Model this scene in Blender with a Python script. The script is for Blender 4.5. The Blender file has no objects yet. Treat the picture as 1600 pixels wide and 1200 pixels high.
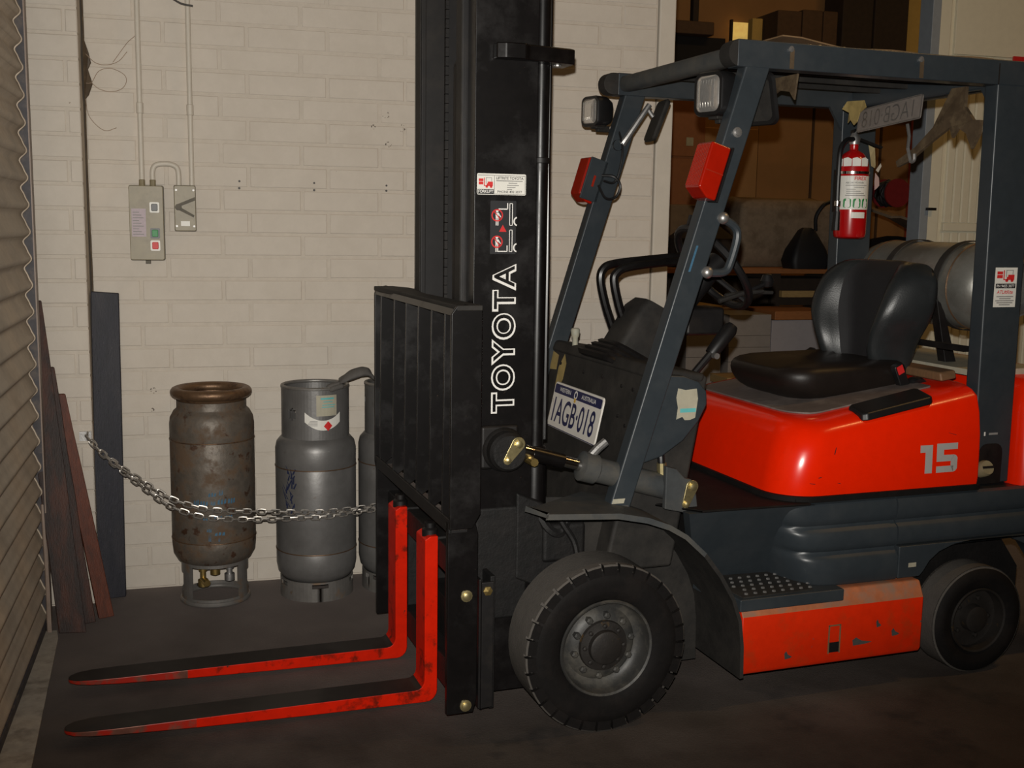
import bpy, bmesh, math, random
from mathutils import Vector, Matrix, noise
random.seed(7)
R = math.radians
COL = bpy.context.scene.collection
SC = bpy.context.scene

# ---------------------------------------------------------------- camera
def camera():
    yaw, tilt, roll, fpx = .2708, .1406, .0153, 1753.6
    f = Vector((math.sin(yaw) * math.cos(tilt), math.cos(yaw) * math.cos(tilt), -math.sin(tilt)))
    r = Vector((math.cos(yaw), -math.sin(yaw), 0)); u = r.cross(f)
    r2 = math.cos(roll) * r + math.sin(roll) * u
    u2 = -math.sin(roll) * r + math.cos(roll) * u
    cd = bpy.data.cameras.new('camera'); co = bpy.data.objects.new('camera', cd); COL.objects.link(co)
    m = Matrix((r2, u2, -f)).transposed().to_4x4(); m.translation = Vector((-.0884, -4.4483, 1.4256))
    co.matrix_world = m
    cd.sensor_width = 36; cd.lens = 36 * fpx / 1600; cd.clip_start = .05; cd.clip_end = 100
    SC.camera = co
    return co, r2, u2, f
CAM, CR, CU, CF = camera()

# ---------------------------------------------------------------- light
FLASH_W, WARM_W = 430, 12
wd = bpy.data.worlds.new('world'); SC.world = wd; wd.use_nodes = True
bg = wd.node_tree.nodes['Background']; bg.inputs[0].default_value = (1, .78, .55, 1); bg.inputs[1].default_value = .012

def lamp(name, kind, loc, energy, col, **kw):
    l = bpy.data.lights.new(name, kind); l.energy = energy; l.color = col
    for k, v in kw.items(): setattr(l, k, v)
    o = bpy.data.objects.new(name, l); COL.objects.link(o); o.location = loc
    return o
# the camera's own flash, a hand's breadth above the lens
fl = lamp('camera_flash', 'SPOT', CAM.location + CU * .075 - CR * .012 - CF * .01, FLASH_W, (1, .96, .89), spot_size=R(84), spot_blend=.85, shadow_soft_size=.012)
fl.rotation_euler = (CF + CU * .16).to_track_quat('-Z', 'Y').to_euler()
# sodium high-bay lamps under the roof of the bays behind and beside
for i, (x, y, e) in enumerate(((5.2, 3.4, 1.0), (8.5, 4.5, .7), (4.4, -2.2, 2.6), (-3, -5, .5))):
    a = lamp('bay_light', 'AREA', (x, y, 4.7), WARM_W * e, (1, .58, .2), shape='RECTANGLE', size=1.3, size_y=.12)
vs = SC.view_settings
vs.view_transform = 'Standard'; vs.look = 'None'; vs.exposure = 0; vs.gamma = 1; vs.use_curve_mapping = False

# ---------------------------------------------------------------- helpers
class MB:
    def __init__(s): s.v = []; s.f = []; s.m = []; s.T = Matrix.Identity(4)
    def add(s, vs, fs, m=0):
        b = len(s.v); s.v += [tuple(s.T @ Vector(p)) for p in vs]
        for f in fs: s.f.append([b + i for i in f]); s.m.append(m)
        return s
    def box(s, x0, x1, y0, y1, z0, z1, m=0):
        return s.add([(x0, y0, z0), (x1, y0, z0), (x1, y1, z0), (x0, y1, z0), (x0, y0, z1), (x1, y0, z1), (x1, y1, z1), (x0, y1, z1)],
                     [(0, 3, 2, 1), (4, 5, 6, 7), (0, 1, 5, 4), (1, 2, 6, 5), (2, 3, 7, 6), (3, 0, 4, 7)], m)
    def prism(s, pts, ax, a, b, m=0):
        def P(p, t): return {'x': (t, p[0], p[1]), 'y': (p[0], t, p[1]), 'z': (p[0], p[1], t)}[ax]
        n = len(pts)
        return s.add([P(p, a) for p in pts] + [P(p, b) for p in pts],
                     [tuple(range(n))[::-1], tuple(range(n, 2 * n))] + [(i, (i + 1) % n, n + (i + 1) % n, n + i) for i in range(n)], m)
    def slab(s, bottom, top, m=0):          # any two matching polygons in 3-D
        n = len(bottom)
        return s.add(list(bottom) + list(top), [tuple(range(n))[::-1], tuple(range(n, 2 * n))] + [(i, (i + 1) % n, n + (i + 1) % n, n + i) for i in range(n)], m)
    def tube(s, path, r, n=8, closed=False, m=0):
        P = [Vector(p) for p in path]; k = len(P); rr = r if isinstance(r, (list, tuple)) else [r] * k
        ref = None; rings = []
        for i in range(k):
            if closed: t = P[(i + 1) % k] - P[i - 1]
            else: t = P[min(i + 1, k - 1)] - P[max(i - 1, 0)]
            t.normalize()
            if ref is None: ref = t.orthogonal().normalized()
            ref = (ref - t * ref.dot(t)).normalized(); b = t.cross(ref)
            rings.append([P[i] + (ref * math.cos(2 * math.pi * j / n) + b * math.sin(2 * math.pi * j / n)) * rr[i] for j in range(n)])
        return s.loft(rings, closed, m)
    def loft(s, rings, closed=False, m=0, caps=True):
        n = len(rings[0]); k = len(rings); vs = [p for r_ in rings for p in r_]; fs = []
        for i in range(k if closed else k - 1):
            a, b = i * n, ((i + 1) % k) * n
            fs += [(a + j, a + (j + 1) % n, b + (j + 1) % n, b + j) for j in range(n)]
        if not closed and caps: fs += [tuple(range(n))[::-1], tuple(range((k - 1) * n, k * n))]
        return s.add(vs, fs, m)
    def lathe(s, prof, n=32, c=(0, 0, 0), ax='z', m=0, a0=0, a1=2 * math.pi):
        full = a1 - a0 > 6.28; cnt = n if full else n + 1; vs = []
        for j in range(cnt):
            a = a0 + (a1 - a0) * j / n; ca, sa = math.cos(a), math.sin(a)
            for r, h in prof:
                p = {'z': (r * ca, r * sa, h), 'y': (r * ca, h, r * sa), 'x': (h, r * ca, r * sa)}[ax]
                vs.append((p[0] + c[0], p[1] + c[1], p[2] + c[2]))
        k = len(prof); fs = []
        for j in range(n if full else n):
            a, b = j * k, ((j + 1) % cnt) * k
            fs += [(a + i, b + i, b + i + 1, a + i + 1) for i in range(k - 1)]
        return s.add(vs, fs, m)
    def build(s, name, mats, parent=None, smooth=False, bevel=0, sub=0, seg=2, ang=35):
        me = bpy.data.meshes.new(name); me.from_pydata(s.v, [], s.f)
        if not isinstance(mats, (list, tuple)): mats = [mats]
        for mt in mats: me.materials.append(MAT[mt])
        me.polygons.foreach_set('material_index', s.m)
        bm = bmesh.new(); bm.from_mesh(me); bmesh.ops.remove_doubles(bm, verts=bm.verts, dist=1e-6)
        bmesh.ops.recalc_face_normals(bm, faces=bm.faces); bm.to_mesh(me); bm.free()
        if smooth or bevel:
            me.polygons.foreach_set('use_smooth', [True] * len(me.polygons))
            me.set_sharp_from_angle(angle=R(ang))
        o = bpy.data.objects.new(name, me); COL.objects.link(o)
        if parent: o.parent = parent
        if bevel:
            b = o.modifiers.new('bevel', 'BEVEL'); b.width = bevel; b.segments = seg; b.limit_method = 'ANGLE'; b.angle_limit = R(30); b.harden_normals = True
        if sub:
            q = o.modifiers.new('sub', 'SUBSURF'); q.levels = sub; q.render_levels = sub
            me.polygons.foreach_set('use_smooth', [True] * len(me.polygons))
        return o

def thing(name, label, cat, loc=(0, 0, 0), rz=0, group=None):
    o = bpy.data.objects.new(name, None); COL.objects.link(o); o.location = loc; o.rotation_euler = (0, 0, rz); o.empty_display_size = .1
    return tag(o, label, cat, group)
def tag(o, label, cat=None, group=None):
    o['label'] = label
    if cat: o['category'] = cat
    if group: o['group'] = group
    return o
def struct(o): o['kind'] = 'structure'; return o
def stuff(o): o['kind'] = 'stuff'; return o
def rrect(x0, x1, y0, y1, r, n=5):
    out = []
    rs = r if isinstance(r, (list, tuple)) else [r] * 4
    for (cx, cy, a, q) in ((x1 - rs[0], y1 - rs[0], 0, rs[0]), (x0 + rs[1], y1 - rs[1], 90, rs[1]), (x0 + rs[2], y0 + rs[2], 180, rs[2]), (x1 - rs[3], y0 + rs[3], 270, rs[3])):
        for i in range(n + 1): t = R(a + 90 * i / n); out.append((cx + q * math.cos(t), cy + q * math.sin(t)))
    return out
def spline(pts, per=8):
    P = [Vector(p) for p in pts]; P = [P[0] * 2 - P[1]] + P + [P[-1] * 2 - P[-2]]; out = []
    for i in range(1, len(P) - 2):
        for j in range(per):
            t = j / per; a, b, c, d = P[i - 1:i + 3]
            out.append(.5 * ((2 * b) + (c - a) * t + (2 * a - 5 * b + 4 * c - d) * t * t + (3 * b - a - 3 * c + d) * t ** 3))
    return out + [P[-2]]
_tc = {}
def text_geo(s, bold=0.0, shear=0, sp=1.0):
    key = (s, bold, shear, sp)
    if key not in _tc:
        c = bpy.data.curves.new('t', 'FONT'); c.body = s; c.size = 1; c.offset = bold; c.shear = shear; c.resolution_u = 5; c.space_character = sp
        o = bpy.data.objects.new('t', c); COL.objects.link(o); dg = bpy.context.evaluated_depsgraph_get()
        me = bpy.data.meshes.new_from_object(o.evaluated_get(dg)); vs = [v.co.copy() for v in me.vertices]; fs = [tuple(p.vertices) for p in me.polygons]
        bpy.data.objects.remove(o); bpy.data.curves.remove(c); bpy.data.meshes.remove(me)
        x0 = min(v.x for v in vs); x1 = max(v.x for v in vs); y0 = min(v.y for v in vs); y1 = max(v.y for v in vs)
        _tc[key] = ([((v.x - x0) / (x1 - x0), (v.y - y0) / (y1 - y0)) for v in vs], fs)
    return _tc[key]
def text(name, s, mat, parent, fn, x, y, w, h, bold=0.0, shear=0, sp=1.0):
    """flat lettering; fn maps (x, y) on the label to a point"""
    vs, fs = text_geo(s, bold, shear, sp); mb = MB()
    mb.add([fn(x + a * w, y + b * h) for a, b in vs], fs)
    return mb.build(name, mat, parent)
def patch(mb, fn, x0, x1, y0, y1, nx=1, m=0):
    vs = [fn(x0 + (x1 - x0) * i / nx, y) for y in (y0, y1) for i in range(nx + 1)]
    return mb.add(vs, [(i, i + 1, nx + 2 + i, nx + 1 + i) for i in range(nx)], m)
def polyon(mb, fn, pts, m=0): return mb.add([fn(*p) for p in pts], [tuple(range(len(pts)))], m)
def bolt(mb, c, ax, r=.012, h=.01, n=6, m=0):
    return mb.lathe([(0, 0), (r, 0), (r, h), (r * .5, h * 1.3), (0, h * 1.3)], n, c, ax, m)

# ---------------------------------------------------------------- materials
MAT = {}
def mat(name, col, rough=.5, metal=0, col2=None, sc=8, lo=.5, hi=.62, rough2=None, var=.1, vsc=25, bump=0, bsc=80, spec=.5, coat=0, stretch=(1, 1, 1), col3=None, sc3=40, lo3=.6, hi3=.66, obj=False, trans=0, emit=0, metal2=None):
    m = bpy.data.materials.new(name); m.use_nodes = True; nt = m.node_tree; N = nt.nodes; L = nt.links
    b = N['Principled BSDF']; b.inputs['Roughness'].default_value = rough; b.inputs['Metallic'].default_value = metal
    b.inputs['Specular IOR Level'].default_value = spec; b.inputs['Coat Weight'].default_value = coat
    b.inputs['Transmission Weight'].default_value = trans
    if obj: src = N.new('ShaderNodeTexCoord').outputs['Object']
    else: src = N.new('ShaderNodeNewGeometry').outputs['Position']
    mp = N.new('ShaderNodeMapping'); mp.inputs['Scale'].default_value = stretch; L.new(src, mp.inputs[0]); src = mp.outputs[0]
    def nz(scale, det=5):
        n = N.new('ShaderNodeTexNoise'); n.inputs['Scale'].default_value = scale; n.inputs['Detail'].default_value = det; n.inputs['Roughness'].default_value = .65
        L.new(src, n.inputs['Vector']); return n.outputs['Fac']
    def ramp(fac, a, c):
        r = N.new('ShaderNodeMapRange'); r.inputs['From Min'].default_value = a; r.inputs['From Max'].default_value = c; L.new(fac, r.inputs['Value']); return r.outputs[0]
    def mix(fac, a, c):
        x = N.new('ShaderNodeMix'); x.data_type = 'RGBA'; L.new(fac, x.inputs[0])
        for s, v in ((6, a), (7, c)):
            if isinstance(v, tuple): x.inputs[s].default_value = (*v, 1)
            else: L.new(v, x.inputs[s])
        return x.outputs[2]
    c = mix(ramp(nz(vsc), .3, .7), tuple(q * (1 - var) for q in col), tuple(min(1, q * (1 + var)) for q in col))
    if col2:
        fac = ramp(nz(sc, 8), lo, hi); c = mix(fac, c, col2)
        if rough2 is not None:
            mr = N.new('ShaderNodeMapRange'); mr.inputs['To Min'].default_value = rough; mr.inputs['To Max'].default_value = rough2; L.new(fac, mr.inputs['Value']); L.new(mr.outputs[0], b.inputs['Roughness'])
        if metal2 is not None:
            mr = N.new('ShaderNodeMapRange'); mr.inputs['To Min'].default_value = metal; mr.inputs['To Max'].default_value = metal2; L.new(fac, mr.inputs['Value']); L.new(mr.outputs[0], b.inputs['Metallic'])
    if col3: c = mix(ramp(nz(sc3, 3), lo3, hi3), c, col3)
    L.new(c, b.inputs['Base Color'])
    if emit: L.new(c, b.inputs['Emission Color']); b.inputs['Emission Strength'].default_value = emit
    if bump:
        bp = N.new('ShaderNodeBump'); bp.inputs['Strength'].default_value = bump; bp.inputs['Distance'].default_value = .004; L.new(nz(bsc, 4), bp.inputs['Height']); L.new(bp.outputs[0], b.inputs['Normal'])
    MAT[name] = m
    return m
mat('wall_paint', (.60, .54, .465), .75, col2=(.555, .495, .42), sc=5, lo=.48, hi=.75, var=.035, vsc=14, bump=.25, bsc=55, spec=.2, col3=(.30, .24, .18), sc3=38, lo3=.735, hi3=.78)
mat('mortar_paint', (.572, .512, .437), .85, var=.06, bump=.3, bsc=90, spec=.15)
mat('plaster_paint', (.60, .545, .465), .7, var=.05, vsc=9, bump=.15, spec=.2)
mat('asphalt', (.036, .027, .022), .85, col2=(.056, .045, .037), sc=1.6, lo=.42, hi=.7, var=.22, vsc=9, bump=.5, bsc=120, spec=.3, col3=(.022, .019, .017), sc3=4, lo3=.58, hi3=.7)
def paint_floor_falloff(m, dust):  # flash falloff painted into the colour: floor paler by the wall, darker in front
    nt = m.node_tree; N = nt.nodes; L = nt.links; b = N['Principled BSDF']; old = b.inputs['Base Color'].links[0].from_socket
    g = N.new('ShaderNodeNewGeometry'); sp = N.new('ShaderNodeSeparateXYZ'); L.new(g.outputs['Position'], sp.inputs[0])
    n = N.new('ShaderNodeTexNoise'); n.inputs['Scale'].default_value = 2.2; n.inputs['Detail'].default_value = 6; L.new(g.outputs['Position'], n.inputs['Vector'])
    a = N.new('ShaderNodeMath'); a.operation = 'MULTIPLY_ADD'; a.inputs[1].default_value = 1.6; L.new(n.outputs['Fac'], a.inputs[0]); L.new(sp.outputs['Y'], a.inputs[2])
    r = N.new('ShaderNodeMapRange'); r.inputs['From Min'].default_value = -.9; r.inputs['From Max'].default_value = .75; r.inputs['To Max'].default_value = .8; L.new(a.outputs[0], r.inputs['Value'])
    x = N.new('ShaderNodeMix'); x.data_type = 'RGBA'; L.new(r.outputs[0], x.inputs[0]); L.new(old, x.inputs[6]); x.inputs[7].default_value = (*dust, 1); L.new(x.outputs[2], b.inputs['Base Color'])  # dust is the paler tone standing for stronger light by the wall
paint_floor_falloff(MAT['asphalt'], (.215, .18, .165))
mat('concrete', (.38, .33, .27), .85, col2=(.17, .14, .11), sc=7, lo=.5, hi=.68, var=.15, bump=.4, spec=.2)
mat('shutter', (.50, .41, .31), .5, col2=(.37, .295, .22), sc=6, lo=.45, hi=.7, var=.08, spec=.4, bump=.08)
mat('shutter_dark', (.05, .045, .05), .6, col2=(.10, .08, .07), sc=20, var=.3)
mat('guide_paint', (.26, .195, .155), .5, var=.1)
mat('galv', (.42, .41, .40), .42, .85, var=.2, vsc=40, bump=.1)
mat('chain_steel', (.50, .47, .43), .38, .8, col2=(.20, .16, .12), sc=60, lo=.5, hi=.7, var=.2)
mat('wood_dark', (.020, .008, .005), .6, col2=(.060, .016, .006), sc=5, lo=.45, hi=.62, var=.35, vsc=22, bump=.4, bsc=60, stretch=(4, 4, .5))
mat('wood_red', (.105, .022, .006), .6, col2=(.05, .014, .006), sc=6, lo=.5, hi=.7, var=.3, vsc=22, bump=.3, stretch=(4, 4, .5))
mat('wood_navy', (.012, .012, .020), .6, col2=(.024, .022, .029), sc=7, lo=.5, hi=.7, var=.3, vsc=30, bump=.35, stretch=(3, 3, .6), col3=(.10, .09, .085), sc3=30, lo3=.69, hi3=.76)
mat('rusty_steel', (.125, .105, .085), .5, .35, col2=(.11, .07, .042), sc=13, lo=.48, hi=.62, rough2=.8, metal2=.1, var=.2, vsc=30, bump=.3, bsc=50, col3=(.07, .035, .02), sc3=22, lo3=.60, hi3=.66)
mat('rust_ring', (.17, .10, .055), .45, .6, col2=(.09, .05, .03), sc=25, var=.25, bump=.25)
mat('grey_steel', (.175, .170, .165), .42, .4, col2=(.145, .14, .135), sc=10, lo=.45, hi=.65, var=.08, bump=.08, col3=(.12, .10, .085), sc3=20, lo3=.69, hi3=.76)
mat('grey_steel_worn', (.18, .17, .158), .45, .4, col2=(.22, .15, .10), sc=14, lo=.56, hi=.68, var=.12, bump=.15, col3=(.15, .11, .08), sc3=45, lo3=.66, hi3=.72)
mat('lpg_steel', (.27, .265, .24), .38, .55, col2=(.20, .19, .165), sc=8, lo=.45, hi=.65, var=.1, bump=.1)
mat('brass', (.50, .36, .13), .35, .9, var=.2)
mat('gold_zinc', (.62, .52, .27), .34, .9, var=.15, vsc=60)
mat('box_enamel', (.235, .195, .115), .45, col2=(.18, .14, .075), sc=12, lo=.5, hi=.7, var=.1)
mat('box_edge', (.09, .075, .05), .6, var=.2)
mat('black_paint', (.0042, .0034, .0034), .32, var=.3, col2=(.0065, .0052, .005), sc=6, lo=.5, hi=.75, rough2=.55, spec=.45, col3=(.05, .032, .022), sc3=60, lo3=.73, hi3=.78)
mat('black_satin', (.007, .006, .006), .5, var=.3, col2=(.016, .013, .011), sc=10, lo=.48, hi=.7, spec=.4)
mat('black_plastic', (.008, .0075, .0078), .42, var=.2, spec=.5)
mat('dusty_black', (.019, .0175, .016), .7, col2=(.036, .032, .028), sc=8, lo=.45, hi=.7, var=.2, bump=.15, spec=.3)
mat('greasy', (.0038, .0033, .0032), .65, col2=(.008, .0066, .006), sc=14, lo=.45, hi=.68, var=.35, bump=.5, bsc=40, spec=.4)
mat('steel_dark', (.012, .008, .0065), .55, .2, col2=(.030, .020, .014), sc=5, lo=.5, hi=.68, var=.25, col3=(.03, .024, .02), sc3=3, lo3=.5, hi3=.62)
mat('fork_red', (.58, .012, .001), .42, var=.1, col2=(.17, .010, .003), sc=14, lo=.56, hi=.66, spec=.15, col3=(.05, .02, .012), sc3=40, lo3=.68, hi3=.73)
mat('fork_worn', (.20, .075, .05), .4, .4, var=.25, col2=(.36, .012, .003), sc=16, lo=.44, hi=.56, metal2=0)
mat('body_blue', (.029, .036, .042), .36, var=.07, col2=(.037, .043, .048), sc=7, lo=.45, hi=.72, spec=.45, rough2=.5, bump=.03)
mat('dusty_blue', (.048, .052, .054), .6, col2=(.085, .080, .070), sc=7, lo=.42, hi=.66, var=.15, spec=.3, bump=.1)
mat('orange', (.84, .018, .0005), .22, var=.04, spec=.35, coat=.12, col2=(.77, .017, .0006), sc=3, lo=.5, hi=.8)
mat('orange_worn', (.66, .022, .001), .42, var=.08, col2=(.46, .035, .006), sc=9, lo=.55, hi=.72, spec=.4, col3=(.09, .075, .055), sc3=11, lo3=.675, hi3=.70)
mat('orange_dusty', (.40, .13, .055), .65, var=.15, col2=(.27, .16, .11), sc=16, lo=.42, hi=.66, spec=.3)
mat('rubber', (.0055, .0045, .0042), .75, var=.2, col2=(.009, .007, .0062), sc=10, bump=.2, spec=.2)
mat('tread_dust', (.085, .077, .069), .9, var=.1, bump=.3, bsc=120, spec=.1)
mat('rim_grey', (.042, .041, .039), .5, .2, col2=(.10, .092, .078), sc=12, lo=.45, hi=.65, var=.15, bump=.1)
mat('rim_dark', (.018, .015, .013), .6, .2, col2=(.08, .045, .014), sc=22, lo=.62, hi=.7, var=.25, bump=.2)
mat('chrome', (.72, .70, .68), .16, 1, var=.05)
mat('lens', (.62, .60, .57), .16, .75, var=.1, vsc=90, spec=.8)
mat('amber', (.33, .008, .0015), .2, var=.1, spec=.5, coat=.3)
mat('amber_dark', (.30, .02, .008), .25, var=.1)
mat('vinyl', (.018, .020, .021), .36, var=.12, spec=.5, bump=.12, bsc=220)
mat('vinyl_brown', (.011, .0075, .006), .45, var=.15, spec=.4, bump=.12, bsc=220)
mat('fabric_dark', (.008, .0075, .009), .75, var=.15, bump=.2, bsc=260)
mat('seat_deck', (.13, .105, .095), .6, var=.15, col2=(.19, .16, .145), sc=9)
mat('white_print', (.78, .76, .72), .5, var=.03)
mat('white_sticker', (.74, .72, .66), .45, var=.04)
mat('cream_sticker', (.40, .37, .28), .6, var=.1, col2=(.33, .33, .27), sc=18, lo=.5, hi=.6)
mat('silver_print', (.42, .40, .38), .5, .1, var=.04)
mat('red_print', (.62, .02, .02), .5, var=.05)
mat('green_print', (.03, .25, .07), .5, var=.05)
mat('black_print', (.012, .012, .014), .55, var=.05)
mat('navy_print', (.014, .016, .07), .45, var=.05)
mat('teal_print', (.12, .44, .44), .5, var=.05)
mat('blue_print', (.04, .12, .20), .6, var=.25, vsc=60)
mat('navy_scribble', (.012, .018, .055), .6, var=.25)
mat('grey_print', (.25, .24, .23), .6)
mat('yellow_print', (.70, .42, .05), .5)
mat('pink_paper', (.62, .46, .46), .7, var=.05)
mat('lilac_paper', (.50, .42, .45), .7, var=.08, vsc=120)
mat('tan_tag', (.40, .34, .19), .7, var=.1)
mat('plate_face', (.74, .70, .64), .38, var=.04, col2=(.45, .33, .22), sc=20, lo=.62, hi=.75, coat=.2)
mat('plate_back', (.22, .19, .17), .5, .2, var=.12)
mat('plate_emboss', (.40, .37, .35), .3, .8)
mat('red_paint', (.40, .004, .005), .25, var=.06, coat=.3)
mat('dead_leaf', (.34, .25, .09), .7, var=.2)
mat('torn_tape', (.075, .050, .028), .6, var=.25, col2=(.12, .085, .048), sc=20)
mat('cardboard', (.17, .10, .045), .8, var=.12)
mat('plywood', (.16, .085, .04), .6, var=.2, stretch=(1, 6, 1))
mat('glove_cloth', (.10, .092, .085), .9, var=.15, bump=.4, bsc=120)
mat('white_panel', (.76, .72, .57), .45, var=.03)
mat('panel_frame', (.28, .31, .34), .5, var=.06)
mat('ochre_wall', (.36, .18, .060), .85, var=.08, vsc=3, col2=(.33, .17, .055), sc=2)
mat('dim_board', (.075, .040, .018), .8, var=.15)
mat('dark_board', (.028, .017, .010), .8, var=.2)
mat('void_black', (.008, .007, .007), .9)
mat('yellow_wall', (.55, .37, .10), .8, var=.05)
mat('red_cab', (.30, .105, .03), .7, var=.08)
mat('canvas', (.24, .175, .115), .9, var=.15, col2=(.17, .12, .075), sc=5, bump=.2)
mat('black_bag', (.008, .008, .010), .6)
mat('bench_wood', (.32, .12, .035), .6, var=.12, stretch=(1, 4, 4))
mat('pallet_wood', (.40, .26, .10), .75, var=.15, stretch=(1, 4, 4))
mat('paper_ream', (.36, .335, .345), .8, var=.04)
mat('paper_ream2', (.27, .24, .215), .8, var=.06)
mat('reel_red', (.20, .012, .014), .5, var=.1)
mat('conduit_dark', (.035, .025, .015), .6)
mat('red_pipe', (.30, .05, .02), .4)
mat('pvc', (.56, .51, .43), .5, var=.04)
mat('cobweb', (.30, .215, .15), .9, var=.2)
mat('cable', (.07, .065, .06), .6)
mat('lit_window', (1, .62, .16), .5, emit=.42)
mat('ceiling_sheet', (.16, .13, .10), .8)

# ================================================================ the setting
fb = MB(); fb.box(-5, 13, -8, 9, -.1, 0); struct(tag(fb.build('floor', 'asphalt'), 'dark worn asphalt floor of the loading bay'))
PC, PL = .086, .30

def brick_mesh(w, name, mt, d=.05, h=.0765):
    """painted block, face on y = 0 towards -y, small chamfer round the face"""
    c = .0035; mb = MB(); x0, x1, z0, z1 = 0, w, 0, h
    back = [(x0, d, z0), (x1, d, z0), (x1, d, z1), (x0, d, z1)]
    mid = [(x0, c, z0), (x1, c, z0), (x1, c, z1), (x0, c, z1)]
    fr = [(x0 + c, 0, z0 + c), (x1 - c, 0, z0 + c), (x1 - c, 0, z1 - c), (x0 + c, 0, z1 - c)]
    mb.add(back + mid + fr, [(0, 1, 5, 4), (1, 2, 6, 5), (2, 3, 7, 6), (3, 0, 4, 7), (4, 5, 9, 8), (5, 6, 10, 9), (6, 7, 11, 10), (7, 4, 8, 11), (8, 9, 10, 11)])
    o = mb.build(name, mt); me = o.data; bpy.data.objects.remove(o); return me
_bm = {}
def brickwork(parent, x0, x1, y, courses, off, jit=.0008, loose=None):
    n = 0
    for k in courses:
        x = x0 - ((x0 - off[k % 2]) % PL)
        while x < x1 - .02:
            a, b = max(x, x0), min(x + PL - .0095, x1)
            if b - a > .015:
                w = round(b - a, 3)
                if w not in _bm: _bm[w] = brick_mesh(w, 'brick', 'wall_paint')
                o = bpy.data.objects.new('brick', _bm[w]); COL.objects.link(o); o.parent = parent
                o.location = (a, y + random.uniform(-jit, jit), k * PC + .0048); n += 1
            x += PL
    return n
# rear wall: mortar bed behind, every block in front of it
wb = MB(); wb.box(-.48, 1.745, .0022, .22, 0, 3.1); wb.box(-.48, 1.745, .0, .22, 3.1, 4.8)
wall = struct(tag(wb.build('wall_back', 'mortar_paint'), 'cream painted block wall behind the gas cylinders'))
N1 = brickwork(wall, -.478, 1.742, 0, range(0, 32), (.1, 0))
tb = MB(); tb.prism(rrect(1.752, 1.825, -.004, .25, .006, 2), 'z', 0, 4.8)
struct(tag(tb.build('trim_1', 'plaster_paint'), 'smooth cream corner strip ending the block wall'))
for x, z in ((.060, 1.575), (.059, 1.549), (.341, 1.575), (.341, 1.548), (.622, 1.572), (.622, 1.552)):
    MB().lathe([(0, -.0016), (.004, -.0016), (.0046, .002)], 10, (x, 0, z), 'y').build('drill_hole', 'cable', wall)
sm = MB()
for cx, cz, r in ((.63, 1.73, .011), (.681, 1.796, .014), (.57, 1.796, .008), (.62, 1.842, .012), (-.273, .78, .012), (-.28, .706, .006)):
    for i in range(9):
        a = random.uniform(0, 6.28); q = r * random.uniform(.75, 1.1); e = random.uniform(.0012, .0028); x, z = cx + q * math.cos(a), cz + q * math.sin(a)
        sm.add([(x - e, -.0013, z), (x, -.0013, z - e), (x + e, -.0013, z), (x, -.0013, z + e * 1.3)], [(0, 1, 2, 3)])
stuff(sm.build('smudge_marks', 'torn_tape', wall))
# pier on the left
pb = MB(); pb.box(-.80, -.4865, -.137, .22, 0, 4.8)
pier = struct(tag(pb.build('wall_left', 'mortar_paint'), 'cream painted block pier beside the roller door'))
N2 = brickwork(pier, -.79, -.485, -.14, range(0, 36), (.075, -.065))
jb = MB(); jb.tube(spline([(-.4795 + .002 * math.sin(i * 1.7), -.004, .25 * i) for i in range(14)], 3), .0028, 6)
struct(tag(jb.build('trim_2', 'torn_tape'), 'dark sealant line in the corner beside the pier'))
# building shell out of sight, so that light bounces as indoors
struct(tag(MB().box(-5, 13, -8, 9, 4.8, 4.9).build('ceiling', 'ceiling_sheet'), 'dark sheet roof high above'))
struct(tag(MB().box(-.95, -.80, -8, .2, 2.9, 4.8).build('wall_front', 'plaster_paint'), 'wall strip above the roller door'))

# roller door on the left: one object per slat
door = thing('door_1', 'closed brown grey corrugated steel roller door', 'roller door'); del door['category']; struct(door)
pitch, SX = .0895, -.6395
prof = [(.0105 * math.sin(2 * math.pi * t) + .003 * math.sin(4 * math.pi * t), t * pitch) for t in [i / 16 for i in range(17)]]
poly = [(SX - .012 + x, z) for x, z in prof] + [(SX - .015 + x, z) for x, z in reversed(prof)]
sl = MB().prism(poly, 'y', -3.6, -.352).build('slat', 'shutter', door, smooth=True, ang=50)
sl.location = (0, 0, .02)
for i in range(1, 34):
    o = sl.copy(); COL.objects.link(o); o.parent = door; o.location = (0, 0, .02 + i * pitch)
g = MB(); g.box(-.70, -.632, -.312, -.302, 0, 3.1); g.box(-.71, -.700, -.38, -.302, 0, 3.1)
g.build('guide', 'shutter_dark', door)
g2 = MB(); g2.box(-.632, -.628, -.345, -.302, 0, 3.1); g2.build('guide_lip', 'guide_paint', door)
# rolled slat ends: the wavy curl seen down the edge of the door
ec = MB().tube(spline([(SX - .012 + x, -.350, z) for x, z in prof[::2]], 2), .0042, 6)
e0 = ec.build('slat_end_curl', 'shutter', door, smooth=True); e0.location = (0, 0, .02)
for i in range(1, 33):
    o = e0.copy(); COL.objects.link(o); o.parent = door; o.location = (0, 0, .02 + i * pitch)
MB().box(-.665, -.635, -3.6, -.35, 0, .03).build('bottom_rail', 'shutter_dark', door)
th = MB(); th.prism([(-.80, -3.6), (-.52, -3.6), (-.545, -1.45), (-.587, -.50), (-.60, -.42), (-.66, -.42), (-.80, -.42)], 'z', 0, .006)
struct(tag(th.build('trim_3', 'concrete'), 'pale concrete threshold strip along the roller door'))

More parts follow.
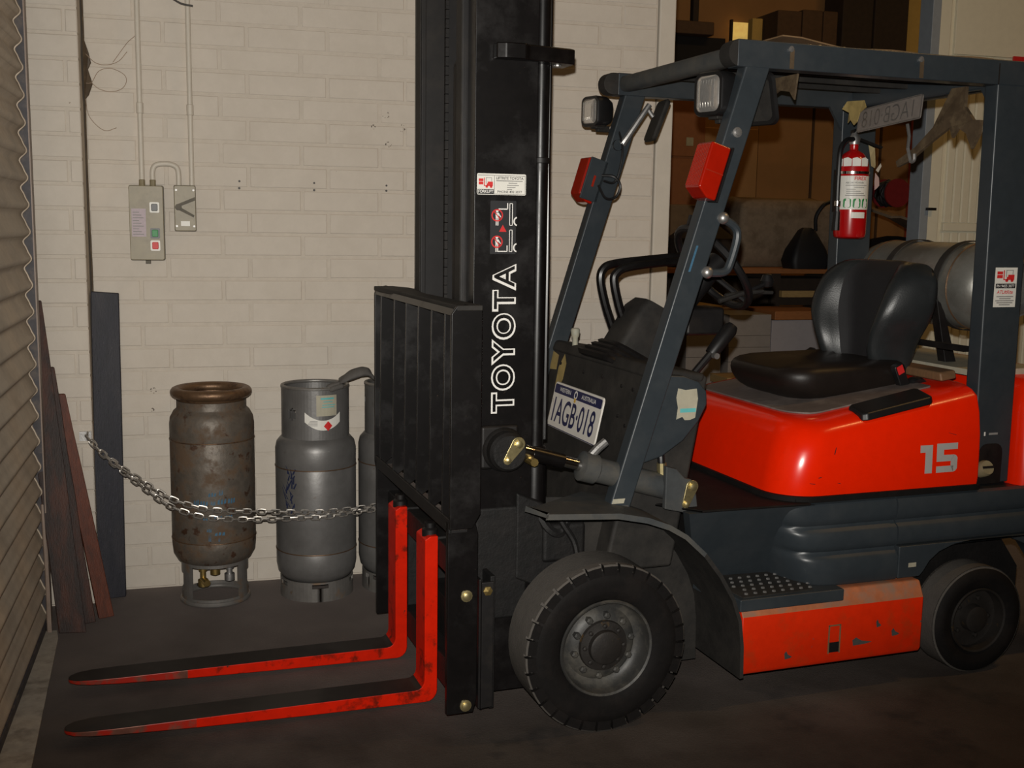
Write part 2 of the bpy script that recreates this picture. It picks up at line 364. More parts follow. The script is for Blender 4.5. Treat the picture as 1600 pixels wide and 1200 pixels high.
# ================================================================ electrical boxes
sb = thing('switch_box', 'tall tan steel starter box with green and red push buttons', 'switch box', (-.277, 0, 1.278))
MB().prism(rrect(-.060, .060, 0, .270, .006, 2), 'y', -.075, -.001).build('box_body', 'box_enamel', sb, bevel=.002)
MB().prism(rrect(-.062, .062, -.003, .273, .006, 2), 'y', -.030, -.0005).build('back_plate', 'box_edge', sb)
def F(x0, z0, y): return lambda a, b: (x0 + a, y, z0 + b)
l = patch(MB(), F(0, 0, -.0756), -.052, -.002, .085, .187).build('notice', 'lilac_paper', sb)
lb = MB()
for i in range(9): patch(lb, F(0, 0, -.0758), -.048, -.010 - .008 * (i % 3), .092 + .010 * i, .095 + .010 * i)
lb.build('print_lines', 'grey_print', l)
for z, mt in ((.192, 'black_plastic'), (.098, 'green_print'), (.053, 'red_print')):
    b = MB().prism(rrect(.012, .046, z - .019, z + .019, .004, 2), 'y', -.081, -.074).build('button_frame', 'white_sticker' if mt != 'green_print' else 'black_plastic', sb)
    MB().prism(rrect(.018, .040, z - .013, z + .013, .003, 2), 'y', -.088, -.080).build('push_button', mt, b, bevel=.002)
MB().box(-.008, .010, -.06, -.03, -.014, -.002).build('latch', 'box_edge', sb)
kn = MB(); kn.lathe([(0, .27), (.011, .27), (.011, .292), (.009, .294), (0, .294)], 12, (-.014, -.030, 0)); kn.lathe([(0, .27), (.011, .27), (.011, .292), (.009, .294), (0, .294)], 12, (.024, -.030, 0)); kn.build('conduit_gland', 'box_enamel', sb)
ib = thing('isolator_switch', 'small tan isolator switch with a triangular turning handle', 'switch', (-.140, 0, 1.386))
MB().prism(rrect(-.038, .038, 0, .166, .005, 2), 'y', -.055, -.001).build('box_body', 'box_enamel', ib, bevel=.002)
MB().prism(rrect(-.0395, .0395, -.002, .168, .005, 2), 'y', -.040, -.0005).build('back_plate', 'box_edge', ib)
hb = MB(); hb.slab([(-.030, -.055, .085), (.036, -.055, .112), (.036, -.055, .125), (-.026, -.055, .098)], [(-.030, -.068, .085), (.036, -.064, .112), (.036, -.064, .125), (-.026, -.068, .098)])
hb.slab([(-.030, -.055, .080), (.030, -.055, .050), (.033, -.055, .058), (-.026, -.055, .092)], [(-.030, -.068, .080), (.030, -.062, .050), (.033, -.062, .058), (-.026, -.068, .092)])
hb.lathe([(0, -.072), (.011, -.072), (.012, -.055)], 14, (-.024, 0, .087), 'y'); hb.build('handle', 'box_edge', ib)
patch(MB(), F(0, 0, -.0556), -.016, .016, .018, .036).build('rating_label', 'white_sticker', ib)
sc = MB()
for x in (-.031, .031):
    for z in (.017, .150): sc.lathe([(0, -.058), (.004, -.0575), (.004, -.055)], 8, (x, 0, z), 'y')
sc.build('screws', 'galv', ib)
def conduit(name, x, z0, label):
    mb = MB(); mb.tube([(x, -.022, z0), (x, -.022, 2.2), (x, -.022, 4.2)], .0098, 12)
    for z in (1.83, 2.9): mb.lathe([(.0098, z - .02), (.0125, z - .018), (.0125, z + .018), (.0098, z + .02)], 12, (x, -.022, 0))
    return tag(mb.build(name, 'pvc', smooth=True), label, 'conduit')
conduit('conduit', -.291, 1.570, 'cream vertical conduit running up from the tall starter box')
conduit('conduit', -.114, 1.552, 'cream vertical conduit running up from the small isolator switch')
ub = MB().tube(spline([(-.253, -.026, 1.570), (-.253, -.026, 1.600), (-.245, -.026, 1.622), (-.224, -.026, 1.630), (-.190, -.026, 1.630), (-.168, -.026, 1.620), (-.161, -.026, 1.598), (-.161, -.026, 1.552)], 5), .0098, 12)
tag(ub.build('conduit', 'pvc', smooth=True), 'short cream conduit hoop joining the two switch boxes', 'conduit')
tag(MB().tube(spline([(-.21, -.035, 2.245), (-.17, -.05, 2.222), (-.135, -.055, 2.203), (-.095, -.055, 2.197)], 6), .0035, 8).build('loose_cable', 'cable', smooth=True), 'loose dark cable end hanging across the conduits at top', 'cable')
# cobweb strands in the corner by the pier
cw = MB()
for pts in ([(-.478, -.02, 2.02), (-.44, -.012, 1.985), (-.40, -.008, 1.98), (-.36, -.008, 1.995), (-.33, -.006, 2.03)],
            [(-.478, -.02, 1.91), (-.455, -.012, 1.915), (-.43, -.01, 1.955), (-.39, -.01, 1.968), (-.345, -.01, 1.95), (-.335, -.01, 1.925), (-.352, -.01, 1.897), (-.39, -.008, 1.885), (-.43, -.008, 1.893), (-.455, -.01, 1.913)],
            [(-.478, -.012, 1.86), (-.47, -.008, 1.80), (-.44, -.008, 1.76), (-.41, -.008, 1.745), (-.375, -.008, 1.757)],
            [(-.30, -.005, 2.17), (-.295, -.006, 2.10), (-.33, -.006, 2.06), (-.38, -.006, 1.99)]):
    cw.tube(spline(pts, 6), .0011, 5)
stuff(tag(cw.build('cobweb', 'cobweb'), 'brown cobweb strands stuck in the corner by the pier', 'cobweb'))
db = MB(); db.slab([(-.4795, -.03, 2.08), (-.462, -.002, 2.02), (-.455, -.002, 1.985), (-.466, -.002, 1.96), (-.452, -.002, 1.91), (-.466, -.002, 1.87), (-.4795, -.02, 1.85)], [(-.4795, -.036, 2.08), (-.464, -.008, 2.02), (-.458, -.008, 1.985), (-.468, -.008, 1.96), (-.455, -.008, 1.91), (-.468, -.008, 1.87), (-.4795, -.026, 1.85)])
tag(db.build('dust_clump', 'torn_tape'), 'matted brown dust clump in the pier corner among cobwebs', 'dust')

# ================================================================ timbers against the wall
def plank(name, mt, b0, b1, t0, t1, thick, label, cat='timber', bev=.003):
    """leaning board: foot edge b0-b1, head edge t0-t1, thickness vector"""
    mb = MB(); tv = Vector(thick); A = [Vector(b0), Vector(b1), Vector(t1), Vector(t0)]
    n = 7; rows0 = []; rows1 = []
    for i in range(n):
        t = i / (n - 1); j = random.uniform(-.0015, .0015)
        l_ = A[0].lerp(A[3], t) + Vector((j, 0, 0)); r_ = A[1].lerp(A[2], t) + Vector((j, 0, 0))
        rows0.append([l_, r_, r_ + tv, l_ + tv])
    mb.loft(rows0)
    return tag(mb.build(name, mt, bevel=bev), label, cat)
plank('timber_plank', 'wood_navy', (-.494, -.105, 0), (-.392, -.085, 0), (-.482, -.045, 1.160), (-.386, -.030, 1.152), (.0, .026, 0), 'upright dark navy board standing against the block wall')
plank('timber_plank', 'wood_dark', (-.590, -.440, 0), (-.500, -.452, 0), (-.725, -.172, 1.140), (-.634, -.172, 1.135), (-.004, .024, 0), 'tall dark brown plank tapering up beside the roller door')
plank('timber_plank', 'wood_red', (-.468, -.322, 0), (-.418, -.300, 0), (-.615, -.185, .80), (-.568, -.175, .80), (-.006, .018, 0), 'narrow reddish brown stick leaning right of the dark plank')
plank('timber_plank', 'wood_dark', (-.522, -.365, 0), (-.478, -.350, 0), (-.640, -.205, .90), (-.600, -.195, .90), (-.006, .02, 0), 'short dark batten between the tall plank and the reddish stick')
plank('timber_plank', 'guide_paint', (-.628, -.435, 0), (-.612, -.44, 0), (-.636, -.395, .45), (-.627, -.395, .45), (-.004, .012, 0), 'thin pale strip standing at the foot of the door guide')

# ================================================================ gas cylinders
def on_cyl(cx, cy, r, a0=-math.pi / 2):
    """label mapping: x metres round the shell (positive to the right seen from the front), y height"""
    return lambda x, z: (cx + r * math.cos(a0 + x / r), cy + r * math.sin(a0 + x / r), z)
def ring_with_windows(mb, r, z0, z1, wins, n=48, t=.006, m=0):
    """thin shell; wins = list of (angle centre deg, half width deg, zlo, zhi)"""
    zs = sorted({z0, z1} | {z for w in wins for z in w[2:]})
    for j in range(n):
        a0, a1 = 2 * math.pi * j / n, 2 * math.pi * (j + 1) / n; mid = math.degrees((a0 + a1) / 2)
        for za, zb in zip(zs, zs[1:]):
            if any(abs((mid - w[0] + 180) % 360 - 180) < w[1] and w[2] <= (za + zb) / 2 <= w[3] for w in wins): continue
            P = lambda rr, a, z: (rr * math.cos(a), rr * math.sin(a), z)
            mb.add([P(r, a0, za), P(r, a1, za), P(r, a1, zb), P(r, a0, zb), P(r - t, a0, za), P(r - t, a1, za), P(r - t, a1, zb), P(r - t, a0, zb)],
                   [(0, 1, 2, 3), (7, 6, 5, 4), (0, 4, 5, 1), (3, 2, 6, 7), (0, 3, 7, 4), (1, 5, 6, 2)], m)
c1 = thing('gas_cylinder', 'rusty brown upside-down gas cylinder with a rolled top ring', 'gas cylinder', (-.062, -.172, 0))
MB().lathe([(0, .145), (.05, .142), (.10, .150), (.135, .168), (.150, .195), (.1535, .23), (.1535, .247), (.1525, .25), (.1535, .253), (.1535, .62), (.1525, .623), (.1535, .626), (.1535, .68), (.150, .705), (.138, .728), (.128, .737), (.1265, .742), (.1265, .768), (.110, .768), (.110, .73), (.05, .70), (0, .70)], 56).build('shell', 'rusty_steel', c1, smooth=True, ang=60)
MB().tube([(.1285 * math.cos(a), .1285 * math.sin(a), .797) for a in [2 * math.pi * i / 48 for i in range(48)]], .0195, 12, True).build('top_ring', 'rust_ring', c1, smooth=True)
MB().lathe([(.120, .768), (.128, .785), (.112, .785), (.112, .76)], 48).build('ring_neck', 'rust_ring', c1, smooth=True)
for z in (.251, .625):
    MB().tube([(.1535 * math.cos(a), .1535 * math.sin(a), z) for a in [2 * math.pi * i / 48 for i in range(48)]], .0022, 6, True).build('weld_seam', 'rust_ring', c1, smooth=True)
fr_ = MB(); ring_with_windows(fr_, .123, .012, .170, [(-90, 42, .030, .150), (90, 42, .030, .150), (0, 20, .05, .12), (180, 20, .05, .12)], 56)
fr_.build('foot_shroud', 'grey_steel_worn', c1, smooth=True)
MB().tube([(.121 * math.cos(a), .121 * math.sin(a), .011) for a in [2 * math.pi * i / 48 for i in range(48)]], .010, 10, True).build('foot_ring', 'grey_steel_worn', c1, smooth=True)
for x, y, mt, h in ((-.045, -.03, 'brass', .085), (.052, -.02, 'galv', .10), (.0, .03, 'brass', .11)):
    vb = MB(); vb.lathe([(0, .15), (.016, .15), (.016, .12), (.011, .118), (.011, h), (.019, h), (.019, h - .025), (.008, h - .03), (0, h - .03)], 14, (x, y, 0)); vb.build('valve', mt, c1, smooth=True)
MB().tube([(-.045, -.03, .085), (-.030, -.07, .080)], .013, 10).build('valve_outlet', 'brass', c1, smooth=True)
f1 = on_cyl(0, 0, .1541); d = MB()
for (x, z, w, h) in ((-.075, .400, .022, .02), (-.050, .398, .030, .018), (-.012, .400, .018, .016), (.012, .402, .034, .02), (.05, .402, .030, .018), (-.02, .432, .03, .014), (.018, .436, .016, .02), (-.05, .345, .028, .008), (.0, .348, .03, .010), (.04, .35, .028, .008), (-.028, .30, .018, .012), (.0, .285, .04, .012), (-.022, .265, .010, .03), (.012, .262, .008, .02)):
    for k in range(3):
        polyon(d, f1, [(x + k * w / 3, z), (x + k * w / 3 + w * .24, z + random.uniform(-.003, .003)), (x + k * w / 3 + w * .26, z + h), (x + k * w / 3 + .002, z + h * random.uniform(.6, 1))])
stuff(d.build('faded_lettering', 'blue_print', c1))
def cyl2(name, label, loc, rot, labels):
    c = thing(name, label, 'gas cylinder', loc, rot)
    MB().lathe([(0, .055), (.09, .058), (.13, .075), (.147, .10), (.1525, .13), (.1525, .182), (.1515, .185), (.1525, .188), (.1525, .505), (.1515, .508), (.1525, .511), (.1525, .575), (.147, .600), (.13, .620), (.09, .635), (0, .64)], 56).build('shell', 'grey_steel', c, smooth=True, ang=60)
    for z in (.186, .509):
        MB().tube([(.1525 * math.cos(a), .1525 * math.sin(a), z) for a in [2 * math.pi * i / 48 for i in range(48)]], .0022, 6, True).build('weld_seam', 'rust_ring', c, smooth=True)
    co = MB(); ring_with_windows(co, .1275, .600, .812, [(-138, 5, .692, .700), (-138, 11, .700, .732), (-138, 5, .732, .740), (20, 26, .69, .76), (100, 26, .69, .76)], 64); co.build('collar', 'grey_steel', c, smooth=True)
    MB().tube([(.123 * math.cos(a), .123 * math.sin(a), .812) for a in [2 * math.pi * i / 48 for i in range(48)]], .007, 10, True).build('collar_rim', 'grey_steel_worn', c, smooth=True)
    ft = MB(); ring_with_windows(ft, .139, .0, .075, [(-90, 12, .052, .068), (-20, 10, .052, .068), (-160, 10, .052, .068)], 56); ft.build('foot_ring', 'grey_steel_worn', c, smooth=True)
    vb = MB(); vb.lathe([(0, .63), (.022, .63), (.022, .68), (.014, .69), (.014, .72), (.028, .725), (.028, .745), (0, .748)], 16, (.0, .0, 0)); vb.tube([(0, 0, .70), (.05, -.05, .70)], .012, 10); vb.build('valve', 'brass', c, smooth=True)
    if labels:
        fc = on_cyl(0, 0, .1280); 
        s1 = patch(MB(), fc, -.008, .072, .712, .790, 6).build('paper_label', 'cream_sticker', c); t_ = MB()
        for i, (a, b, z) in enumerate(((.008, .060, .774), (.018, .055, .764), (.014, .066, .752), (.012, .060, .744))): patch(t_, on_cyl(0, 0, .1284), a, b, z, z + (.007 if i == 0 else .003), 5)
        t_.build('print_lines', 'teal_print', s1)
        cr = MB(); n = 14; P = []
        for i in range(n + 1): x = -.052 + .140 * i / n; zz = .662 + .030 * (abs(x - .020) / .07) ** 2; P.append((x, zz))
        for i in range(n):
            a, b = P[i], P[i + 1]; cr.add([fc(a[0], a[1] - .004), fc(b[0], b[1] - .004), fc(b[0] * 1.0, b[1] + .033), fc(a[0], a[1] + .033)], [(0, 1, 2, 3)])
        cc = cr.build('curved_label', 'white_sticker', c); fd = on_cyl(0, 0, .1286)
        polyon(MB(), fd, [(.036, .655), (.053, .674), (.036, .693), (.019, .674)]).build('red_diamond', 'red_print', cc)
        tl = MB()
        for i in range(5): patch(tl, fd, -.044 + .003 * i, -.004, .676 + .0042 * i, .6778 + .0042 * i, 3)
        tl.build('print_lines', 'grey_print', cc)
        sk = MB(); fs = on_cyl(0, 0, .1531)
        for a in range(26):
            x = -.125 + random.uniform(-.018, .024); z = .40 + random.uniform(-.07, .10); ln = random.uniform(.015, .05); th_ = random.uniform(.9, 2.2)
            q = [(x, z), (x + ln * math.cos(th_), z + ln * math.sin(th_)), (x + ln * math.cos(th_) + .004, z + ln * math.sin(th_) - .003), (x + .007, z - .002)]
            polyon(sk, fs, q)
        sk.build('navy_lettering', 'navy_scribble', c)
    return c
cyl2('gas_cylinder', 'silver grey gas cylinder with red diamond hazard label', (.320, -.175, 0), 0, True)
cyl2('gas_cylinder', 'grey gas cylinder half hidden behind the black load backrest', (.640, -.155, 0), .4, False)
# glove draped over the collars of the two grey cylinders
gp = spline([(.400, -.262, .834), (.420, -.262, .844), (.455, -.258, .860), (.49, -.252, .868), (.515, -.250, .864), (.535, -.248, .842)], 4); n = len(gp)
gr = [.012 + .020 * math.sin(math.pi * min(1, (i + 2) / (n + 2))) for i in range(n)]
gl = thing('work_glove', 'limp grey work glove lying over the silver cylinder collar', 'glove', (0, 0, 0))
rings = []
for i, p in enumerate(gp):
    rings.append([(p.x + .004 * math.sin(a * 3 + i), p.y + gr[i] * 1.3 * math.cos(a), p.z + gr[i] * .62 * math.sin(a) - gr[i] * .10 * math.cos(2 * a)) for a in [2 * math.pi * j / 12 for j in range(12)]])
MB().loft(rings).build('palm', 'glove_cloth', gl, sub=1)
for dy, dz, L in ((-.030, -.006, .040), (-.012, .0, .048), (.006, .0, .046), (.022, -.004, .038)):
    MB().tube(spline([(.415, -.262 + dy * .6, .828 + dz), (.400 - L * .4, -.262 + dy, .822 + dz), (.395 - L * .9, -.262 + dy, .812 + dz)], 3), [.011] * 6 + [.006], 8).build('finger', 'glove_cloth', gl, sub=1)

# ================================================================ chain across the cylinders
ch = thing('chain', 'doubled galvanised chain looped across the gas cylinders', 'chain', (0, 0, 0))
st = [(2 * math.pi * i / 12) for i in range(12)]
lp = [(.0095 * math.copysign(1, math.cos(a)) * (1 if abs(math.cos(a)) > .3 else 0) + .0075 * math.cos(a), .0092 * math.sin(a), 0) for a in st]
l0 = MB().tube(lp, .0028, 5, True).build('link', 'chain_steel', ch, smooth=True); lme = l0.data; first = True
def strand(pts, dz):
    global first
    P = spline(pts, 24); acc = 0; step = .0262; i = 0; out = []; pos = 0
    seg = [(P[k + 1] - P[k]).length for k in range(len(P) - 1)]; tot = sum(seg); d_ = 0; k = 0
    while d_ < tot - step:
        s = d_; k = 0; 
        while s > seg[k]: s -= seg[k]; k += 1
        out.append((P[k].lerp(P[k + 1], s / seg[k]), (P[k + 1] - P[k]).normalized())); d_ += step
    for j, (p, t) in enumerate(out):
        o = l0 if first else bpy.data.objects.new('link', lme)
        if not first: COL.objects.link(o); o.parent = ch
        first = False
        x = t; y = Vector((0, 0, 1)).cross(x).normalized(); z = x.cross(y)
        a = (R(62) if j % 2 else R(-28)) + random.uniform(-.2, .2)
        y2 = y * math.cos(a) + z * math.sin(a); z2 = x.cross(y2)
        m = Matrix((x, y2, z2)).transposed().to_4x4(); m.translation = p + Vector((0, 0, dz)); o.matrix_local = m
S1 = [(-.495, -.185, .634), (-.455, -.21, .590), (-.39, -.25, .535), (-.30, -.30, .468), (-.21, -.335, .405), (-.10, -.352, .365), (0, -.355, .352), (.10, -.352, .346), (.22, -.352, .342), (.33, -.352, .342), (.45, -.340, .350), (.56, -.342, .362), (.72, -.335, .372)]
strand(S1, 0)
S2 = [(p[0], p[1] - .004, p[2] + (.004 + .028 * min(1, max(0, (p[0] + .45) / .25)) * (1 if p[0] < .05 else max(.35, 1 - (p[0] - .05) * 1.6)))) for p in S1]
strand(S2, 0)
bk = thing('chain_bracket', 'small steel eye bracket on the pier holding the chain', 'bracket', (-.50, -.14, .640))
MB().box(-.03, .012, -.012, .002, -.018, .016).build('plate', 'galv', bk)
MB().tube([(.0, -.018 - .014 * math.cos(a), .014 * math.sin(a)) for a in st], .004, 6, True).build('eye', 'galv', bk, smooth=True)

# ================================================================ the forklift
# local axes: +x to the rear (right in the photo), +y away from the camera, +z up; origin under the front axle
FK = thing('forklift', 'orange and slate grey forklift truck with black mast and lowered forks', 'forklift', (.952, -1.053, 0), .075)
def P(mb, name, mats, parent=None, **k): return mb.build(name, mats, parent or FK, **k)

# ---- wheels
def wheel(name, x, y0, y1, Rr, rim_r, lugs, side=-1):
    """tyre between y0 (outer) and y1 (inner)"""
    s = 1 if y1 > y0 else -1; w = abs(y1 - y0)
    def pr(l): return [(r, y0 + s * h) for r, h in l]
    base = Rr - (.012 if lugs else 0)
    t = MB(); t.lathe(pr([(rim_r, .012), (rim_r + .012, .004), (rim_r + .03, .001), (Rr * .80, 0), (Rr * .90, .003), (base - .006, .012)]), 72, (x, 0, Rr), 'y', 0)
    t.lathe(pr([(base - .006, .012), (base, .018), (base, w * .12), (Rr, w * .14), (Rr, w * .88), (base, w * .92), (base, w - .018), (base - .006, w - .012)]), 72, (x, 0, Rr), 'y', 1)
    t.lathe(pr([(base - .006, w - .012), (Rr * .8, w), (rim_r + .02, w - .002), (rim_r, w - .01)]), 72, (x, 0, Rr), 'y', 0)
    o = P(t, name, ['rubber', 'tread_dust'], smooth=True, ang=50)
    if lugs:
        n = 30; da = 2 * math.pi / n; lb = MB()
        for (ya, yb) in ((.002, w * .16),):
            sec = [(Rr - .030, ya), (Rr - .004, ya), (Rr + .0004, ya + .004), (Rr + .0004, yb - .004), (Rr - .004, yb), (Rr - .030, yb)]
            lb.loft([[(r * math.cos(a), y0 + s * h, r * math.sin(a)) for r, h in sec] for a in (0, da * .42, da * .84)])
        l0_ = lb.build('tread_block', 'tread_dust', o); me = l0_.data
        me.materials.append(MAT['rubber'])
        for p_ in me.polygons:
            if p_.normal.dot(Vector((p_.center.x, 0, p_.center.z)).normalized()) < .6: p_.material_index = 1
        l0_.location = (x, 0, Rr)
        for i in range(1, n):
            q = l0_.copy(); COL.objects.link(q); q.parent = o; q.rotation_euler = (0, i * da, 0)
    return o
fw = wheel('front_wheel', 0, -.553, -.385, .245, .142, True)
MB().lathe([(.142, -.545), (.139, -.551), (.133, -.548), (.131, -.520), (.122, -.500), (.108, -.495), (.100, -.505), (.086, -.516), (.060, -.520), (.045, -.520)], 56, (0, 0, .245), 'y').build('rim', 'rim_grey', fw, smooth=True, ang=50)
MB().lathe([(.075, -.517), (.072, -.526), (.058, -.528), (.050, -.530), (.048, -.545), (.040, -.549), (0, -.549)], 40, (0, 0, .245), 'y').build('hub', 'rim_dark', fw, smooth=True, ang=40)
for i in range(10):
    a = i * math.pi / 5 + .2
    MB().lathe([(.0105, -.505), (.0105, -.524), (.006, -.528), (0, -.528)], 6, (.088 * math.cos(a), 0, .245 + .088 * math.sin(a)), 'y').build('wheel_nut', 'rim_grey', fw)
for i in range(8):
    a = i * math.pi / 4
    MB().lathe([(.007, -.52), (.007, -.533), (0, -.535)], 6, (.060 * math.cos(a), 0, .245 + .060 * math.sin(a)), 'y').build('hub_bolt', 'rim_dark', fw)
rw = wheel('rear_wheel', 1.333, -.535, -.415, .178, .108, False)
MB().lathe([(.108, -.525), (.106, -.531), (.100, -.528), (.097, -.490), (.080, -.485), (.060, -.490), (.045, -.492), (.042, -.52), (.030, -.524), (0, -.524)], 48, (1.333, 0, .178), 'y').build('rim', 'rim_dark', rw, smooth=True, ang=45)
for i in range(5):
    a = i * 2 * math.pi / 5
    MB().lathe([(.008, -.486), (.008, -.50), (0, -.502)], 6, (1.333 + .066 * math.cos(a), 0, .178 + .066 * math.sin(a)), 'y').build('wheel_nut', 'rim_dark', rw)
w3 = wheel('front_wheel', 0, .553, .385, .245, .142, False); MB().lathe([(.142, .545), (.12, .52), (.05, .52), (0, .53)], 32, (0, 0, .245), 'y').build('rim', 'rim_grey', w3, smooth=True)
w4 = wheel('rear_wheel', 1.333, .535, .415, .178, .108, False); MB().lathe([(.108, .525), (.08, .49), (0, .52)], 32, (1.333, 0, .178), 'y').build('rim', 'rim_dark', w4, smooth=True)
P(MB().lathe([(0, -.5), (.05, -.5), (.07, -.35), (.07, .35), (.05, .5), (0, .5)], 20, (0, 0, .245), 'y'), 'front_axle', 'greasy', smooth=True)
P(MB().lathe([(0, -.48), (.04, -.48), (.06, -.3), (.06, .3), (.04, .48), (0, .48)], 20, (1.333, 0, .178), 'y'), 'rear_axle', 'greasy', smooth=True)

# ---- forks
def fork(v0, v1, tip_z):
    mb = MB(); ym = (v0 + v1) / 2; hw = (v1 - v0) / 2; n = 9
    # blade: rings along its length, thick at the heel, thin and rounded at the tip
    st_ = [(-.36, 1, .040, .044), (-.80, 1, .036, .046), (-1.10, 1, .028, .046), (-1.30, .98, .020, .046), (-1.38, .90, .016, .046), (-1.42, .72, .013, .045), (-1.44, .42, .011, .044), (-1.446, .15, .010, .043)]
    rings = []
    for x, k, t, zt in st_:
        rings.append([(x, ym - hw * k, zt - t), (x, ym + hw * k, zt - t), (x, ym + hw * k, zt), (x, ym - hw * k, zt)])
    L_ = MB(); L_.loft(rings[1:], caps=True)
    vs = rings; 
    mb.loft(rings[1:])
    # heel and shank as an L with a rounded inner corner
    ic = [(-.441 - .028 * (1 - math.sin(a)), .045 + .028 * (1 - math.cos(a))) for a in [R(90) * i / 4 for i in range(5)]]
    oc = [(-.401 - .035 * (1 - math.cos(a)), .004 + .035 * (1 - math.sin(a))) for a in [R(90) * i / 5 for i in range(6)]]
    L = [(-.80, .010), (-.80, .046)] + ic + [(-.441, .505), (-.425, .515), (-.401, .515)] + oc
    mb.prism(L, 'y', v0, v1)
    o = mb.build('fork', ['fork_red', 'steel_dark', 'fork_worn'], FK, bevel=.003)
    for p in o.data.polygons:
        if p.normal.z > .7 and p.center.z < .1: p.material_index = 1
        elif p.center.x < -1.05: p.material_index = 2
    pin = MB(); pin.lathe([(0, .505), (.024, .505), (.024, .528), (.017, .534), (.017, .548), (.010, .552), (0, .552)], 16, (-.415, ym - .01, 0)); pin.build('locking_pin', 'black_satin', o, smooth=True, ang=40)
    hk = MB(); hk.box(-.41, -.345, v0 + .004, v1 - .004, .470, .512); hk.box(-.36, -.345, v0 + .004, v1 - .004, .44, .475); hk.build('hook', 'greasy', o, bevel=.004)
    return o
fork(-.214, -.112, 0); fork(.148, .25, 0)

# ---- carriage and load backrest
for z0, z1 in ((.425, .505), (.075, .165)):
    P(MB().box(-.400, -.350, -.42, .44, z0, z1), 'carriage_bar', 'greasy', bevel=.004)
for s in (-1, 1):
    ys = (-.445, -.423) if s < 0 else (.423, .445)
    cp = P(MB().prism([(-.440, .062), (-.362, .062), (-.352, .10), (-.352, .58), (-.362, .62), (-.440, .62)], 'y', *ys), 'carriage_side_plate', 'black_paint', bevel=.003)
    if s < 0:
        for z in (.405, .085):
            b = MB(); b.lathe([(.017, -.445), (.017, -.448), (.011, -.449), (.011, -.455), (.006, -.457), (0, -.457)], 12, (-.385, 0, z), 'y'); b.build('bolt', 'gold_zinc', cp, smooth=True, ang=40)
for x in (-.25, .0, .22): P(MB().box(-.385, -.352, x - .02, x + .02, .16, .43), 'carriage_rib', 'greasy', bevel=.003)
# uprights with a rounded top corner, curved top bar, slats, lower bar
for ys in ((-.462, -.450), (.450, .462)):
    pr_ = [(-.440, .60), (-.375, .60), (-.352, .64), (-.352, 1.205), (-.400, 1.215), (-.425, 1.210), (-.440, 1.190)]
    P(MB().prism(pr_, 'y', *ys), 'backrest_upright', 'black_paint', bevel=.003)
tbp = [(.463, -.440, -.372), (.36, -.440, -.340), (.24, -.436, -.335), (.16, -.425, -.360), (.05, -.425, -.370), (-.463, -.425, -.352)]
tb_ = MB(); tb_.slab([(a, v, 1.198) for v, a, b in tbp] + [(b, v, 1.198) for v, a, b in reversed(tbp)], [(a, v, 1.213) for v, a, b in tbp] + [(b, v, 1.213) for v, a, b in reversed(tbp)])
P(tb_, 'backrest_top_bar', 'dusty_black', bevel=.003)
P(MB().prism([(-.440, 1.186), (-.430, 1.186), (-.424, 1.200), (-.432, 1.203)], 'y', -.455, .455), 'backrest_top_lip', 'black_paint')
for v in (.388, .205, .054, -.093, -.236, -.372):
    s = MB(); s.prism([(-.438, .600), (-.380, .642), (-.372, 1.18), (-.395, 1.20), (-.432, 1.20)], 'y', v - .005, v + .005); P(s, 'backrest_slat', 'black_paint', bevel=.0015)
lb_ = MB(); lb_.box(-.440, -.432, -.45, .45, .588, .628); lb_.box(-.432, -.385, -.45, .45, .588, .596)
P(lb_, 'backrest_lower_bar', 'black_satin', bevel=.002)
P(MB().box(-.432, -.386, -.448, .448, .5962, .6002), 'backrest_dust_ledge', 'seat_deck')

# ---- mast
def rail(v_out, s, x0, x1, z0, z1, web, fl, mt, name):
    """channel with its web outside; s = direction towards the truck's centre line"""
    t = .016
    pr_ = [(x0, v_out), (x1, v_out), (x1, v_out + s * fl), (x1 - t, v_out + s * fl), (x1 - t, v_out + s * web), (x0 + t, v_out + s * web), (x0 + t, v_out + s * fl), (x0, v_out + s * fl)]
    return P(MB().prism(pr_, 'z', z0, z1), name, mt, bevel=.002)
MZ = 2.75
rn = rail(-.322, 1, -.335, -.152, .06, MZ, .020, .070, 'black_paint', 'mast_outer_rail')
rf = rail(.322, -1, -.335, -.152, .06, MZ, .020, .070, 'black_paint', 'mast_outer_rail')
for s in (-1, 1):
    v = .245 * s
    i_ = MB(); i_.prism([(-.348, v), (-.348, v - s * .055), (-.333, v - s * .055), (-.333, v - s * .022), (-.185, v - s * .022), (-.185, v - s * .055), (-.170, v - s * .055), (-.170, v)], 'z', .09, MZ)
    P(i_, 'mast_inner_rail', 'black_satin', bevel=.002)
    e = MB(); e.box(-.3515, -.3475, v - s * .050 if s > 0 else v, v if s > 0 else v + .050, .65, MZ); P(e, 'rail_wear_edge', 'dusty_black')
for z0, z1, x0, x1 in ((.10, .24, -.31, -.18), (2.35, 2.47, -.16, -.13)): P(MB().box(x0, x1, -.30, .30, z0, z1), 'mast_cross_member', 'greasy', bevel=.004)
for s in (-1, 1):
    q = MB(); q.lathe([(0, .12), (.036, .12), (.036, .76), (.032, .78), (.024, .785), (.024, MZ), (0, MZ)], 20, (-.122, .268 * s, 0)); P(q, 'lift_cylinder', 'black_paint', smooth=True, ang=40)
P(MB().lathe([(.024, 1.60), (.0275, 1.602), (.0275, 1.615), (.024, 1.617)], 16, (-.122, -.268, 0)), 'cylinder_clamp', 'black_satin', smooth=True)
P(MB().tube([(-.090, -.262, .80), (-.092, -.262, 1.3), (-.096, -.262, 1.6), (-.098, -.262, MZ)], .0085, 8), 'hydraulic_pipe', 'black_paint', smooth=True)
